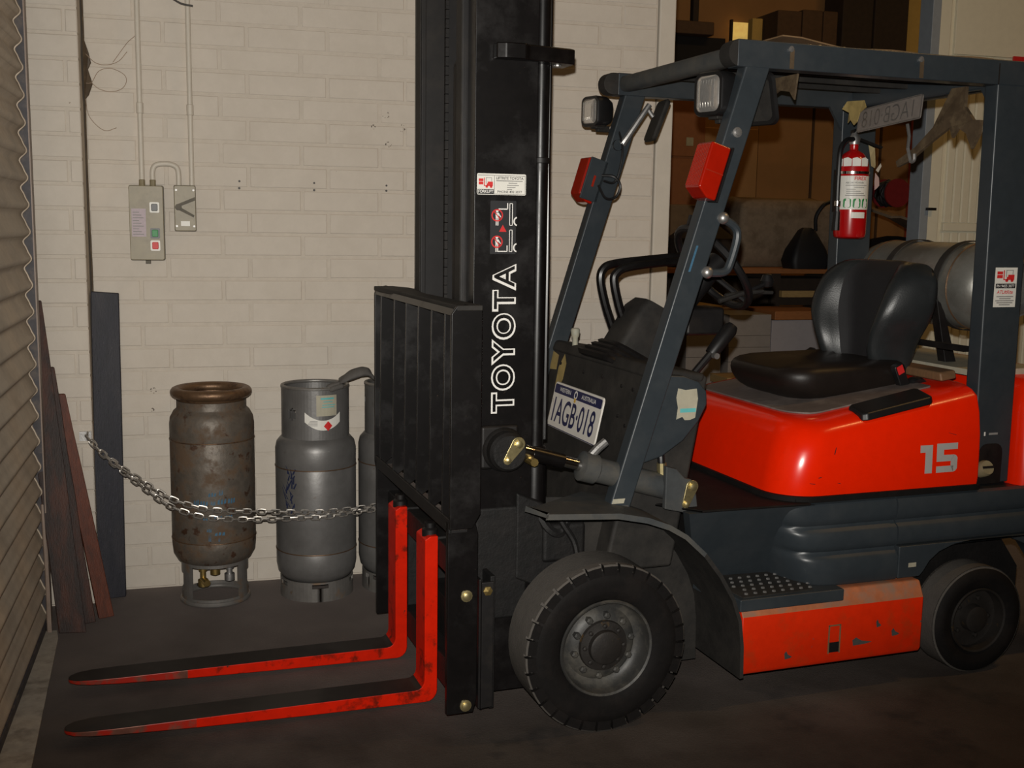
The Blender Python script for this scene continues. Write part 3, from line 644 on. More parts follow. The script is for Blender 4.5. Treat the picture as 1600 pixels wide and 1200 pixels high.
P(MB().tube([(-.105, -.232, 1.38), (-.108, -.232, 1.60)], .009, 8), 'red_reflection', 'red_print', smooth=True)  # tube added; its red stands for an orange reflection beside the lift cylinder
# lift chains, made of plates
for v in (-.115, .115):
    c_ = MB()
    for i in range(76):
        z = .62 + i * .028
        c_.box(-.294, -.284, v - .008, v + .008, z, z + .026); c_.box(-.293, -.285, v - .010, v + .010, z + .010, z + .014)
    stuff(P(c_, 'lift_chain', 'black_satin'))
q = MB(); q.lathe([(0, .15), (.04, .15), (.04, 1.9), (.03, 1.92), (.03, MZ), (0, MZ)], 20, (-.25, .03, 0)); P(q, 'free_lift_cylinder', 'black_satin', smooth=True, ang=40)
P(MB().box(-.33, -.20, -.16, .16, 1.02, 1.06), 'chain_anchor', 'greasy', bevel=.004)
P(MB().box(-.345, -.335, -.30, -.24, 1.105, 1.115), 'yellow_stop', 'yellow_print')
# bracket plate on the near rail
bp = MB(); out = [(-.285, -.324), (-.285, -.352), (-.262, -.366), (-.205, -.366), (-.190, -.352), (-.150, -.346), (-.060, -.330), (-.042, -.318), (-.042, -.235), (-.15, -.225), (-.155, -.324)]
bp.prism(out, 'z', 1.872, 1.914); b_ = P(bp, 'mast_stay_bracket', 'black_paint', bevel=.004)
MB().lathe([(0, 1.868), (.012, 1.868), (.012, 1.873)], 12, (-.085, -.29, 0)).build('bolt', 'galv', b_)
# mast foot brackets and pivot boss with keeper plate
fb_ = MB(); fb_.box(-.335, -.327, -.405, -.322, .05, .435); fb_.box(-.327, -.290, -.405, -.392, .05, .425); P(fb_, 'mast_side_bracket', 'black_satin', bevel=.003)
fb2 = MB(); fb2.box(-.30, -.285, -.400, -.322, .045, .44); P(fb2, 'mast_side_bracket', 'greasy', bevel=.003)
MB().lathe([(.014, -.392), (.014, -.41), (0, -.413)], 6, (-.310, 0, .40), 'y').build('bolt', 'brass', FK)
P(MB().box(-.325, -.16, -.326, -.15, .28, .62), 'mast_foot', 'greasy', bevel=.01)
P(MB().prism([(-.20, .40), (-.11, .36), (-.06, .40), (-.06, .46), (-.11, .62), (-.20, .66)], 'y', -.33, -.20), 'mast_hanger', 'greasy', bevel=.008)
pb_ = MB(); pb_.lathe([(.066, -.322), (.064, -.345), (.056, -.355), (.056, -.385), (.048, -.394), (0, -.394)], 32, (-.246, 0, .792), 'y')
pv = P(pb_, 'tilt_pivot_boss', 'greasy', smooth=True, ang=35)
P(MB().box(-.315, -.20, -.345, -.322, .735, .862), 'pivot_plate', 'black_satin', bevel=.01)
def keeper(cx, cz, ang, v, par):
    k = MB(); k.T = Matrix.Translation((cx, v, cz)) @ Matrix.Rotation(ang, 4, 'Y')
    a_ = [(.020 * math.cos(R(t)) , .026 + .020 * math.sin(R(t))) for t in range(0, 181, 20)] + [(.012 * math.cos(R(t)), -.030 + .012 * math.sin(R(t))) for t in range(180, 361, 20)]
    k.prism(a_, 'y', -.005, 0); o = k.build('keeper_plate', 'gold_zinc', par, bevel=.001)
    for (x, z, r) in ((0, .026, .011), (0, -.028, .008)):
        b = MB(); b.T = k.T; b.lathe([(r * 1.25, -.005), (r * 1.25, -.0065), (r, -.0065), (r, -.013), (r * .5, -.015), (0, -.015)], 8, (x, 0, z), 'y'); b.build('bolt', 'gold_zinc', o, smooth=True, ang=40)
keeper(-.236, .795, R(35), -.394, pv)
P(MB().lathe([(0, -.42), (.012, -.42), (.012, -.36)], 8, (-.180, 0, .765), 'y'), 'grease_fitting', 'brass')

# ---- decals on the mast rail
VM = -.3229
def fm(x, z): return (x, VM, z)
def fm2(x, z): return (x, VM - .0004, z)
# large outlined lettering reading upwards: label x runs up, label y runs to the front
def up(x, y): return (-.2085 - y, VM, .893 + x)
def up2(x, y): return (-.2085 - y, VM - .0004, .893 + x)
LW, LH = .425, .072
def up(x, y): return (-.208 - y, VM, .893 + x)
def glyphs():
    """block capitals on a 1 x 1 cell, outer and inner outlines"""
    pass
tw = text('lettering', 'TOYOTA', 'white_print', FK, lambda x, y: (-.208 - y, VM, .893 + x), 0, 0, LW, LH, .060, 0, 1.22)
text('lettering_fill', 'TOYOTA', 'black_paint', tw, lambda x, y: (-.208 - y, VM - .0004, .893 + x), .0050, .0050, LW - .0100, LH - .0100, .008, 0, 1.255)
# dealer sticker
s1 = P(polyon(MB(), fm, rrect(-.328, -.184, 1.508, 1.566, .004, 2)), 'dealer_sticker', 'white_sticker')
patch(MB(), fm2, -.326, -.279, 1.511, 1.523).build('sticker_band', 'black_print', s1)
text('lettering', 'FORKLIFT', 'white_print', s1, lambda x, y: (x, VM - .0008, y), -.324, 1.513, .043, .0082, .02)
def truck_icon(par, fn, x, y, w, h, m1='red_print'):
    mb = MB()
    for r_ in ((0, .30, .32, .58), (0, .62, .32, .88), (.36, .15, .42, .98), (.42, .15, .62, .24), (.55, .15, .98, .42), (.62, .42, .98, .60)):
        patch(mb, fn, x + r_[0] * w, x + r_[2] * w, y + r_[1] * h, y + r_[3] * h)
    for cx in (.56, .86): polyon(mb, fn, [(x + w * cx + .09 * w * math.cos(a), y + h * .10 + .12 * h * math.sin(a)) for a in [i * math.pi / 5 for i in range(10)]])
    mb.build('truck_icon', m1, par)
    q = MB(); patch(q, fn, x + .50 * w, x + .54 * w, y + .42 * h, y + h); patch(q, fn, x + .50 * w, x + .9 * w, y + .95 * h, y + h); patch(q, fn, x + .87 * w, x + .91 * w, y + .6 * h, y + h); q.build('guard_icon', 'grey_print', par)
truck_icon(s1, fm2, -.323, 1.527, .042, .028)
bx_ = MB()
for (a, b, c_, d_) in ((-.326, -.186, 1.5605, 1.5615), (-.326, -.186, 1.510, 1.511), (-.278, -.277, 1.511, 1.561), (-.187, -.186, 1.511, 1.561)): patch(bx_, fm2, a, b, c_, d_)
bx_.build('sticker_border', 'black_print', s1)
text('lettering', 'LIFTRITE TOYOTA', 'black_print', s1, lambda x, y: (x, VM - .0006, y), -.272, 1.5505, .080, .0075, .012)
tl = MB()
for i, (a, b) in enumerate(((-.272, -.194), (-.236, -.210), (-.240, -.205), (-.240, -.215), (-.240, -.225))): patch(tl, fm2, a, b, 1.5455 - i * .0058, 1.5478 - i * .0058)
tl.build('print_lines', 'grey_print', s1)
text('lettering', 'PHONE 493 3077', 'black_print', s1, lambda x, y: (x, VM - .0006, y), -.268, 1.5135, .072, .0068, .008)
# warning pictograms
wn = P(polyon(MB(), fm, rrect(-.288, -.212, 1.345, 1.492, .002, 2)), 'warning_decal', 'black_print')
def ringpoly(mb, fn, cx, cz, r0, r1, n=24):
    vs = [fn(cx + r * math.cos(2 * math.pi * i / n), cz + r * math.sin(2 * math.pi * i / n)) for r in (r0, r1) for i in range(n)]
    mb.add(vs, [(i, (i + 1) % n, n + (i + 1) % n, n + i) for i in range(n)])
for cz, up_ in ((1.450, 1), (1.377, 0)):
    pm = MB(); cx = -.268
    polyon(pm, fm2, [(cx + .004 * math.cos(a), cz + .014 + .004 * math.sin(a)) for a in [i * math.pi / 5 for i in range(10)]])
    for q in ([(-.005, .009), (.005, .009), (.004, -.006), (-.004, -.006)], [(-.004, -.006), (-.001, -.006), (-.001, -.026), (-.004, -.026)], [(.001, -.006), (.004, -.006), (.004, -.026), (.001, -.026)], [(.005, .008), (.012, -.002), (.010, -.004), (.004, .004)]):
        polyon(pm, fm2, [(cx + a, cz + b) for a, b in q])
    z = cz
    fzz = .018 if up_ else -.026
    patch(pm, fm2, cx + .004, cx + .032, z + fzz, z + fzz + .003); patch(pm, fm2, cx + .029, cx + .032, z + fzz, z + fzz + .018)
    for (a, b, c_, d_) in ((.036, .038, -.026, .036), (.044, .046, -.026, .036), (.036, .046, -.026, -.024), (.036, .046, .034, .036)): patch(pm, fm2, cx + a, cx + b, z + c_, z + d_)
    arc = [(.060 + .012 * math.cos(R(t)), -.014 + .013 * math.sin(R(t))) for t in range(100, 261, 20)] + [(.060 + .008 * math.cos(R(t)), -.014 + .009 * math.sin(R(t))) for t in range(260, 99, -20)]
    for i in range(len(arc) // 2 - 1): polyon(pm, fm2, [(cx + arc[i][0], z + arc[i][1]), (cx + arc[i + 1][0], z + arc[i + 1][1]), (cx + arc[-2 - i][0], z + arc[-2 - i][1]), (cx + arc[-1 - i][0], z + arc[-1 - i][1])])
    pm.build('pictogram', 'white_print', wn)
    rg = MB(); f3 = lambda x, z_: (x, VM - .0008, z_); ringpoly(rg, f3, cx, cz + .002, .0135, .0172); polyon(rg, f3, [(cx - .011, cz + .013), (cx - .009, cz + .015), (cx + .011, cz - .009), (cx + .009, cz - .011)]); rg.build('prohibition_ring', 'red_print', wn)
polyon(MB(), fm2, [(-.262, 1.407), (-.240, 1.407), (-.251, 1.426)]).build('warning_triangle', 'red_print', wn)

# ---- tilt cylinder
ax0, ax1 = Vector((-.20, -.372, .790)), Vector((.315, -.372, .640)); dv = (ax1 - ax0).normalized()
at = lambda t: ax0 + dv * t
P(MB().tube([at(.0), at(.03), at(.05), at(.20)], [.022, .022, .018, .017], 14), 'tilt_rod', 'chrome', smooth=True, ang=40)
P(MB().tube([at(.03), at(.13)], .0225, 14), 'rod_sleeve', 'black_paint', smooth=True, ang=40)
tc = P(MB().tube([at(.185), at(.19), at(.235), at(.24), at(.50), at(.52)], [.030, .044, .044, .037, .037, .034], 20), 'tilt_barrel', 'dusty_blue', smooth=True, ang=40)
MB().tube([at(.20) + Vector((.02, 0, .03)), at(.225) + Vector((.02, -.0, .06)), at(.27) + Vector((0, .0, .09))], .013, 10).build('hose_fitting', 'galv', tc, smooth=True)
MB().tube(spline([at(.46) + Vector((0, 0, .03)), at(.46) + Vector((0, 0, .08)), at(.45) + Vector((0, .02, .16)), at(.40) + Vector((0, .05, .21))], 5), .011, 10).build('hose', 'black_plastic', tc, smooth=True)
MB().tube([at(.465) + Vector((.0, 0, .025)), at(.462) + Vector((0, 0, .07))], .0145, 10).build('hose_end', 'gold_zinc', tc, smooth=True)
ck = MB(); ck.prism([(.235, .60), (.345, .575), (.345, .60), (.335, .66), (.322, .685), (.300, .690), (.270, .72), (.235, .73)], 'y', -.420, -.400)
ce = P(ck, 'tilt_clevis', 'dusty_blue', bevel=.004); keeper(.312, .640, R(20), -.421, ce)

# ---- front fender, wheel well, floor, step
arc_ = [(-.218, .652), (-.19, .648), (.03, .634), (.12, .615), (.19, .588), (.245, .555), (.31, .495), (.365, .425), (.41, .35), (.436, .28), (.447, .20), (.450, .10)]
inn = [(x - .012 * (0.2 + .8 * i / 11), z - .016 * (1 - .9 * max(0, (i - 3) / 8))) for i, (x, z) in enumerate(arc_)]
vin = lambda x: -.455 if x < .0 else -.27
fd_ = MB(); fd_.loft([[(a[0] + (.035 if a[0] < -.2 else 0), -.545, a[1]), (a[0], vin(a[0]), a[1]), (b[0], vin(a[0]), b[1]), (b[0] + (.035 if a[0] < -.2 else 0), -.545, b[1])] for a, b in zip(arc_, inn)])
fo = P(fd_, 'front_fender', ['dusty_blue', 'dusty_black'], smooth=True, ang=35)
for p in fo.data.polygons:
    c = p.center
    if p.normal.dot(Vector((c.x, 0, c.z - .245))) < 0 and abs(p.normal.y) < .5: p.material_index = 1
    elif c.x > .30: p.material_index = 1
fr2 = MB(); out2 = [(x, z) for x, z in arc_ if x > .1]; in2 = [(x - .035, z - .03 * (1 if z > .3 else .3)) for x, z in out2]
P(MB().prism([(-.20, .30), (-.20, .634)] + [(x, z) for x, z in inn[1:]] + [(.44, .06), (-.20, .06)], 'y', -.275, -.262), 'wheel_well_panel', 'dusty_black')
P(MB().tube(spline([(-.09, -.33, .62), (-.06, -.35, .56), (-.03, -.36, .51), (-.02, -.37, .46)], 4), .010, 8), 'brake_hose', 'greasy', smooth=True)
P(MB().tube(spline([(-.13, -.31, .60), (-.10, -.33, .545), (-.06, -.33, .53), (-.03, -.32, .58)], 4), .016, 8), 'well_hose', 'greasy', smooth=True)
P(MB().box(-.12, .02, -.34, -.24, .44, .56), 'axle_bracket', 'greasy', bevel=.015)
fl_ = MB(); fl_.slab([(.335, -.47, .594), (.70, -.485, .594), (.70, .46, .594), (.22, .46, .594), (.22, -.34, .594)], [(.335, -.47, .602), (.70, -.485, .602), (.70, .46, .602), (.22, .46, .602), (.22, -.34, .602)])
P(fl_, 'floor_plate', 'rubber', bevel=.004)
# recessed step side panel leaning inwards to the step
sp = MB(); sp.slab([(.29, -.468, .594), (.72, -.475, .594), (.76, -.310, .335), (.41, -.305, .335)], [(.29, -.43, .594), (.72, -.43, .594), (.76, -.27, .335), (.41, -.27, .335)])
P(sp, 'step_side_panel', 'body_blue')
P(MB().box(.43, 1.05, -.255, .42, .15, .585), 'chassis', 'greasy')
stp = MB(); stp.prism([(.436, -.535), (.80, -.535), (.80, -.30), (.41, -.29)], 'z', .300, .338); so = P(stp, 'step', 'body_blue', bevel=.004)
sp2 = MB(); sp2.prism([(.452, -.522), (.70, -.515), (.735, -.33), (.43, -.31)], 'z', .338, .342); sp2.build('tread_plate', 'dusty_black', so)
st2 = MB()
for i in range(8):
    for j in range(5):
        x, y = .475 + i * .032 + (j % 2) * .016, -.50 + j * .036
        st2.lathe([(.0065, .342), (.0055, .346), (0, .347)], 6, (x, y, 0))
stuff(st2.build('tread_studs', 'galv', so))
# orange skirt with a bevelled dusty top edge
sk_ = MB(); sk_.prism([(-.524, .100), (-.532, .115), (-.532, .282), (-.508, .330), (-.42, .330), (-.42, .100)], 'x', .446, 1.105)
ko = P(sk_, 'side_skirt', ['orange_worn', 'orange_dusty'], bevel=.006)
for p in ko.data.polygons:
    if p.normal.z > .2: p.material_index = 1
for x_, z_, w_ in ((.60, .135, .018), (.845, .150, .05), (.99, .165, .02), (.93, .20, .012)):
    polyon(MB(), lambda a, b: (a, -.5326, b), [(x_, z_), (x_ + w_, z_ + .002), (x_ + w_ * 1.4, z_ + .006), (x_ + w_ * .6, z_ + .014), (x_ + w_ * .2, z_ + .026), (x_ - .003, z_ + .018)]).build('paint_chip', 'dusty_blue', ko)
sl_ = MB()
for a in ((.752, .756, .135, .225), (.792, .796, .135, .225), (.752, .796, .222, .226)): sl_.box(a[0], a[1], -.5345, -.531, a[2], a[3])
sl_.build('slot_edge', 'cardboard', ko); MB().box(.755, .793, -.5335, -.5315, .138, .170).build('slot_window', 'greasy', ko)

# ---- slate side body with three rounded ridges
def ridge_profile():
    """(outward offset, z) going down from the floor line to the arch line"""
    pts = [(-.035, .592), (-.020, .598), (-.006, .592), (0, .578), (0.000, .545), (-.004, .530), (-.012, .522), (-.008, .514), (.004, .506), (.010, .494), (.010, .462), (.006, .448), (-.004, .440), (0, .432), (.012, .424), (.018, .412), (.018, .345), (.010, .335)]
    return pts
rp = ridge_profile()
def side_body(x_end, V0=-.478):
    mb = MB(); rings = []
    # plan path of the outer skin: comes out of the step recess, round the front corner, straight to the rear
    path = [(.66, .17), (.672, .12), (.690, .07), (.712, .032), (.745, .010), (.79, 0), (.86, -.002), (x_end, -.004)]
    for x, ins in path: rings.append([(x - (.06 * (z - .335) / .26 if ins > .005 else 0), V0 + ins * (1 - .80 * (z - .335) / .26) - o * (1 if ins < .1 else .4), z) for o, z in rp] + [(x, V0 + ins + .16, .335), (x, V0 + ins + .16, .592)])
    mb.loft(rings); return mb
P(side_body(1.02), 'side_body', 'body_blue', smooth=True, ang=40)
rb = MB(); V0 = -.482
up_prof = [q for q in rp if q[1] > .436]
rb.loft([[(x, V0 - o, z) for o, z in up_prof] + [(x, V0 + .14, .44), (x, V0 + .14, .592)] for x in (1.024, 1.4, 1.95)])
P(rb, 'rear_side_body', 'body_blue', smooth=True, ang=40)
ar = [(1.024, .338), (1.108, .338), (1.122, .352), (1.145, .385), (1.18, .412), (1.23, .430), (1.30, .438), (1.46, .438), (1.53, .41), (1.57, .36), (1.60, .30), (1.95, .30), (1.95, .442), (1.024, .442)]
P(MB().prism(ar, 'y', V0 - .018, V0 + .03), 'rear_arch_panel', 'body_blue', bevel=.004)
P(MB().prism([(1.085, .10), (1.108, .335), (1.15, .39), (1.24, .432), (1.50, .432), (1.60, .30), (1.60, .10)], 'y', -.40, -.385), 'rear_wheel_well', 'greasy')
lbx = P(patch(MB(), lambda x, z: (x, V0 - .0185, z), 1.062, 1.092, .372, .386), 'small_label', 'cream_sticker')
MB().box(.66, 1.36, -.458, .46, .596, .610).build('rubber_seam', 'rubber', FK)

# ---- hood: rings stacked upwards, front leaning back, shoulder rising to the rear
def hood_ring(z, ins, fr, q, rear=1.348, rad=.13):
    pts = rrect(.612 + fr, rear, -.468 + ins, .468 - ins, [.012, rad, rad, .012], 8); o = []
    for x, y in pts: o.append((x, y, z + q * max(0, (x - .80)) * .16))
    return o
hr = [hood_ring(*a) for a in ((.610, .004, .0, 0), (.640, 0, .002, .0), (.700, .001, .012, .1), (.750, .004, .025, .35), (.790, .014, .040, .7), (.815, .030, .053, 1), (.832, .055, .068, 1), (.842, .085, .085, 1), (.846, .12, .11, 1), (.848, .20, .17, 1))]
P(MB().loft(hr), 'hood', 'orange', smooth=True, ang=60)
hb_ = MB(); hb_.loft([[(x - .006 if x < 1.3 else x, y * 1.012, z) for x, y, z in hood_ring(zz, -.004, -.006, 0)] for zz in (.600, .617)]); P(hb_, 'hood_seal', 'rubber', smooth=True)
P(MB().loft([[(x, y, z) for x, y, z in hood_ring(.846 + d, .135, .115, 1, 1.25, .10)] for d in (0, .006)]), 'seat_deck_plate', 'seat_deck', bevel=.002)
gd = MB(); gd.loft([[(.905, -.428, .858), (.905, -.36, .872), (.905, -.36, .845), (.905, -.43, .835)], [.0 and 0 or (.92, -.440, .852 + .012), (.92, -.355, .88), (.92, -.355, .85), (.92, -.445, .838)], [(1.16, -.436, .905), (1.16, -.350, .922), (1.16, -.350, .89), (1.16, -.444, .88)], [(1.175, -.425, .905), (1.175, -.36, .92), (1.175, -.36, .895), (1.175, -.43, .885)]])
P(gd, 'hood_pad', 'black_plastic', smooth=True, bevel=.006)
# numeral on the hood side
def fh(x, z): return (x, -.4682 + .002 * max(0, (z - .70) / .05), z)
nb = MB(); X0, Z0, W1, H1 = 1.108, .664, .052, .094
one = [(.15, 0), (.95, 0), (.95, 1), (0, 1), (0, .74), (.22, .74), (.22, 0)]
polyon(nb, fh, [(X0 + .008 + .040 * a if a else X0, Z0 + H1 * b) for a, b in ((.30, 0), (1, 0), (1, .97), (0, .97), (0, .72), (.30, .72))])
five = ((0, 0, .80, .24), (.62, .24, 1, .40), (0, .40, 1, .60), (0, .60, .34, .76), (0, .76, 1, 1))
X1 = X0 + .064; W = .082
for a, b, c_, d_ in ((0, 0, .82, .22), (0, .38, .82, .60), (0, .60, .34, .78), (0, .78, 1, 1)): patch(nb, fh, X1 + a * W, X1 + c_ * W, Z0 + b * H1, Z0 + d_ * H1)
polyon(nb, fh, [(X1 + W * a, Z0 + H1 * b) for a, b in ((.68, .22), (.82, 0), (.93, .03), (1, .11), (1, .49), (.93, .57), (.82, .60), (.68, .38))])
P(nb, 'number_decal', 'silver_print')
sc_ = MB()
for (x, z, dx, dz) in ((.785, .745, .006, .022), (1.215, .792, .03, -.008), (.80, .655, .012, -.002), (.70, .66, .02, -.003), (.73, .675, .012, .002)): polyon(sc_, fh, [(x, z), (x + dx, z + dz), (x + dx + .002, z + dz - .002), (x + .003, z - .002)])
P(sc_, 'scuff_marks', 'black_print')

# ---- counterweight behind the post
cw_ = MB(); cw_.loft([[(x, y, z) for x, y in rrect(1.535 + a, 1.95 - a, -.462 + a, .462 - a, .06, 5)] for z, a in ((.44, .0), (.85, 0), (.92, .02), (.945, .06))])
P(cw_, 'counterweight', 'orange', smooth=True, ang=50)

# ---- seat
def seat_back():
    mb = MB(); nv, nz = 17, 13; z0, z1 = .945, 1.325; fr, bk_ = [], []
    def hw(t): return .178 + .010 * math.sin(math.pi * t) + .078 * (1 / (1 + math.exp(-(t - .40) * 13)))
    for i in range(nz):
        t = i / (nz - 1); row = []; rowb = []
        tt = 1 if t < .86 else math.sqrt(max(0, 1 - ((t - .86) / .14) ** 2)) * .18 + .82
        for j in range(nv):
            s = -1 + 2 * j / (nv - 1); a = abs(s); y = s * hw(t) * tt
            z = z0 + (z1 - z0) * (t - .02 * a ** 6)
            bol = .118 * (1 / (1 + math.exp(-(a - .55) * 22))) * (1 - a ** 14) * (.55 + .45 * math.sin(math.pi * min(1, t * 1.1)))
            lean = .10 * (z - z0)
            rnd = .05 * max(0, (t - .8) / .2) ** 2 + .02 * max(0, (.12 - t) / .12)
            row.append((1.215 + lean - bol + rnd + .04 * a ** 12, y, z))
            rowb.append((1.215 + lean + .10 - rnd * .8 - .03 * a ** 6, y, z))
        fr.append(row); bk_.append(rowb)
    vs = [p for r_ in fr for p in r_] + [p for r_ in bk_ for p in r_]; N_ = nv * nz; fs = []; ms = []
    for i in range(nz - 1):
        for j in range(nv - 1):
            a = i * nv + j; fs.append((a, a + 1, a + nv + 1, a + nv)); ms.append(1 if 4 <= j < nv - 5 + 0 else 0)
            fs.append((N_ + a, N_ + a + nv, N_ + a + nv + 1, N_ + a + 1)); ms.append(0)
    for i in range(nz - 1):
        for j in (0, nv - 1): a = i * nv + j; fs.append((a, a + nv, N_ + a + nv, N_ + a)); ms.append(0)
    for j in range(nv - 1):
        for i in (0, nz - 1): a = i * nv + j; fs.append((a, a + 1, N_ + a + 1, N_ + a)); ms.append(0)
    for f, m in zip(fs, ms): mb.f.append(list(f)); mb.m.append(m)
    mb.v = vs; return mb
P(seat_back(), 'seat_back', ['vinyl', 'fabric_dark'], sub=1)
cu = []
for z, a, b in ((.856, .07, .10), (.872, .03, .05), (.905, .008, .012), (.945, 0, 0), (.972, .008, .006), (.986, .035, .03), (.990, .09, .08)):
    cu.append([(x, y, z + .02 * (x - .95) - .016 * (abs(y) < .12) * (z > .98)) for x, y in rrect(.772 + b, 1.255 - a * .3, -.232 + a, .232 - a, [.05, .11, .11, .05], 6)])
P(MB().loft(cu), 'seat_cushion', 'vinyl_brown', sub=1)
P(MB().loft([[(x, y, z) for x, y in rrect(.90, 1.28, -.19, .19, .02, 2)] for z in (.85, .885)]), 'seat_rail', 'dusty_black')
for s in (-1, 1):
    bx = MB(); bx.T = Matrix.Translation((1.19, s * .245, .945)) @ Matrix.Rotation(R(-25 if s < 0 else -30), 4, 'Y')
    bx.prism(rrect(-.018, .018, -.05, .045, .008, 2), 'y', -.014, .014); bo = P(bx, 'belt_buckle', 'black_plastic', bevel=.004)
    b2 = MB(); b2.T = bx.T; b2.box(-.012, .012, -.016, -.0135, .012, .040) if s < 0 else b2.box(-.010, .018, -.018, -.0135, .0, .03); b2.build('buckle_button', 'red_print' if s < 0 else 'chrome', bo)
P(MB().lathe([(0, -.262), (.04, -.262), (.045, -.25), (.045, -.225), (0, -.225)], 20, (1.262, 0, .895), 'y'), 'recliner_cover', 'black_plastic', smooth=True, ang=40)
P(MB().lathe([(0, -.266), (.010, -.266), (.010, -.26)], 10, (1.268, 0, .90), 'y'), 'recliner_bolt', 'brass')

# ---- overhead guard
def post_line(x0, z0, x1, z1, wx, y0, y1, name, wx1=None):
    wx1 = wx1 or wx; mb = MB(); mb.slab([(x0, y0, z0), (x0 + wx, y0, z0), (x0 + wx, y1, z0), (x0, y1, z0)], [(x1, y0, z1), (x1 + wx1, y0, z1), (x1 + wx1, y1, z1), (x1, y1, z1)])
    return P(mb, name, 'body_blue', bevel=.006)
pn = post_line(.054, .600, .452, 1.895, .068, -.412, -.362, 'front_post', .082)
pf_ = post_line(.054, .600, .452, 1.895, .068, .392, .442, 'front_post', .082)
P(MB().slab([(.062, -.413, .60), (.116, -.413, .60), (.119, -.413, .62), (.066, -.413, .62)], [(.062, -.3615, .60), (.116, -.3615, .60), (.119, -.3615, .62), (.066, -.3615, .62)]), 'post_foot', 'dusty_blue')
P(MB().box(.345, 1.0, -.455, -.40, .597, .600), 'floor_edge', 'dusty_blue')
for y0, y1 in ((-.414, -.356), (.388, .446)):
    m_ = MB(); m_.prism(rrect(.42, 1.516, 1.885, 1.962, [.07, .004, .004, .004], 7), 'y', y0, y1); ro = P(m_, 'guard_rail', 'body_blue', bevel=.008)
    fo_ = .026 if y0 < 0 else 0
    cp_ = MB(); cp_.prism(rrect(.366 + fo_, .430, 1.886, 1.961, [.003, .036, .036, .003], 6), 'y', y0 + .001, y1 - .001); cp_.build('rail_cap', 'dusty_black', ro, bevel=.008)
    if y0 < 0:
        for x in (.60, 1.06):
            b = MB(); b.box(x - .007, x + .007, y0 - .002, y0 + .002, 1.888, 1.942); b.build('drip_mark', 'torn_tape', ro); b = MB(); b.lathe([(.009, y0 - .001), (.009, y0 - .006), (0, y0 - .007)], 8, (x - .006, 0, 1.943), 'y'); b.build('bolt', 'galv', ro)
        MB().box(1.355, 1.359, y0 - .0008, y0 + .002, 1.886, 1.950).build('weld_line', 'black_satin', ro)
P(MB().prism(rrect(.425, .485, 1.898, 1.952, .02, 3), 'y', -.36, .39), 'guard_front_bar', 'dusty_blue', smooth=True, ang=50)
P(MB().prism(rrect(1.40, 1.48, 1.885, 1.955, .012, 2), 'y', -.36, .39), 'guard_rear_bar', 'body_blue', smooth=True, ang=50)
for v in (-.22, -.07, .08, .23): P(MB().box(.46, 1.41, v - .008, v + .008, 1.925, 1.955), 'roof_bar', 'dusty_black', bevel=.003)
for y0, y1 in ((-.412, -.352), (.384, .444)):
    m_ = MB(); m_.slab([(1.372, y0, .60), (1.522, y0, .60), (1.522, y1, .60), (1.372, y1, .60)], [(1.358, y0, 1.90), (1.516, y0, 1.90), (1.516, y1, 1.90), (1.358, y1, 1.90)])
    P(m_, 'rear_post', 'body_blue', bevel=.007)
# gusset where far front post meets its rail
P(MB().prism([(1.36, 1.89), (1.30, 1.89), (1.36, 1.80)], 'y', .386, .40), 'gusset', 'body_blue')
P(MB().slab([(1.40, -.35, 1.89), (1.44, -.35, 1.89), (1.44, -.12, 1.885), (1.40, -.12, 1.885)], [(1.40, -.35, 1.80), (1.44, -.35, 1.80), (1.44, -.29, 1.885), (1.40, -.29, 1.885)]), 'corner_brace', 'body_blue')
for (x, z) in ((.388, 1.700), ):
    b = MB(); b.lathe([(.015, -.413), (.015, -.417), (.009, -.418), (.009, -.424), (0, -.425)], 12, (x + .04, 0, z), 'y'); b.build('bolt', 'galv', pn, smooth=True)
# sticker and marks on the rear post
fp = lambda x, z: (x, -.4126, z); fp2 = lambda x, z: (x, -.4130, z)
rs = P(patch(MB(), fp, 1.402, 1.492, 1.186, 1.314), 'service_sticker', 'white_sticker')
truck_icon(rs, fp2, 1.410, 1.268, .072, .038)
patch(MB(), fp2, 1.407, 1.487, 1.247, 1.262).build('sticker_band', 'black_print', rs)
text('lettering', 'PH 9455 3077', 'white_print', rs, lambda x, z: (x, -.4134, z), 1.411, 1.2495, .072, .0095, .01)
text('lettering', 'ATLiftRite', 'red_print', rs, fp2, 1.413, 1.229, .066, .012, .015, .25)
t3 = MB()
for i, (a, b) in enumerate(((1.425, 1.47), (1.415, 1.48), (1.41, 1.485), (1.425, 1.472), (1.413, 1.482))): patch(t3, fp2, a, b, 1.192 + .0066 * i, 1.1952 + .0066 * i)
t3.build('print_lines', 'grey_print', rs)
MB().add([fp(1.405, .762), fp(1.411, .762), fp(1.411, .775), fp(1.405, .775)], [(0, 1, 2, 3)]).build('small_mark', 'white_print', rs); 
P(patch(MB(), fp, 1.425, 1.462, .764, .771), 'small_mark', 'grey_print')
P(patch(MB(), lambda x, z: (x + (z - 1.315) * .31, -.4126, z), .292, .299, 1.30, 1.375), 'blue_chalk_mark', 'blue_print')
P(patch(MB(), lambda x, z: (x + (z - .63) * .31, -.4137, z), .066, .104, .627, .641), 'paint_chip', 'cream_sticker')
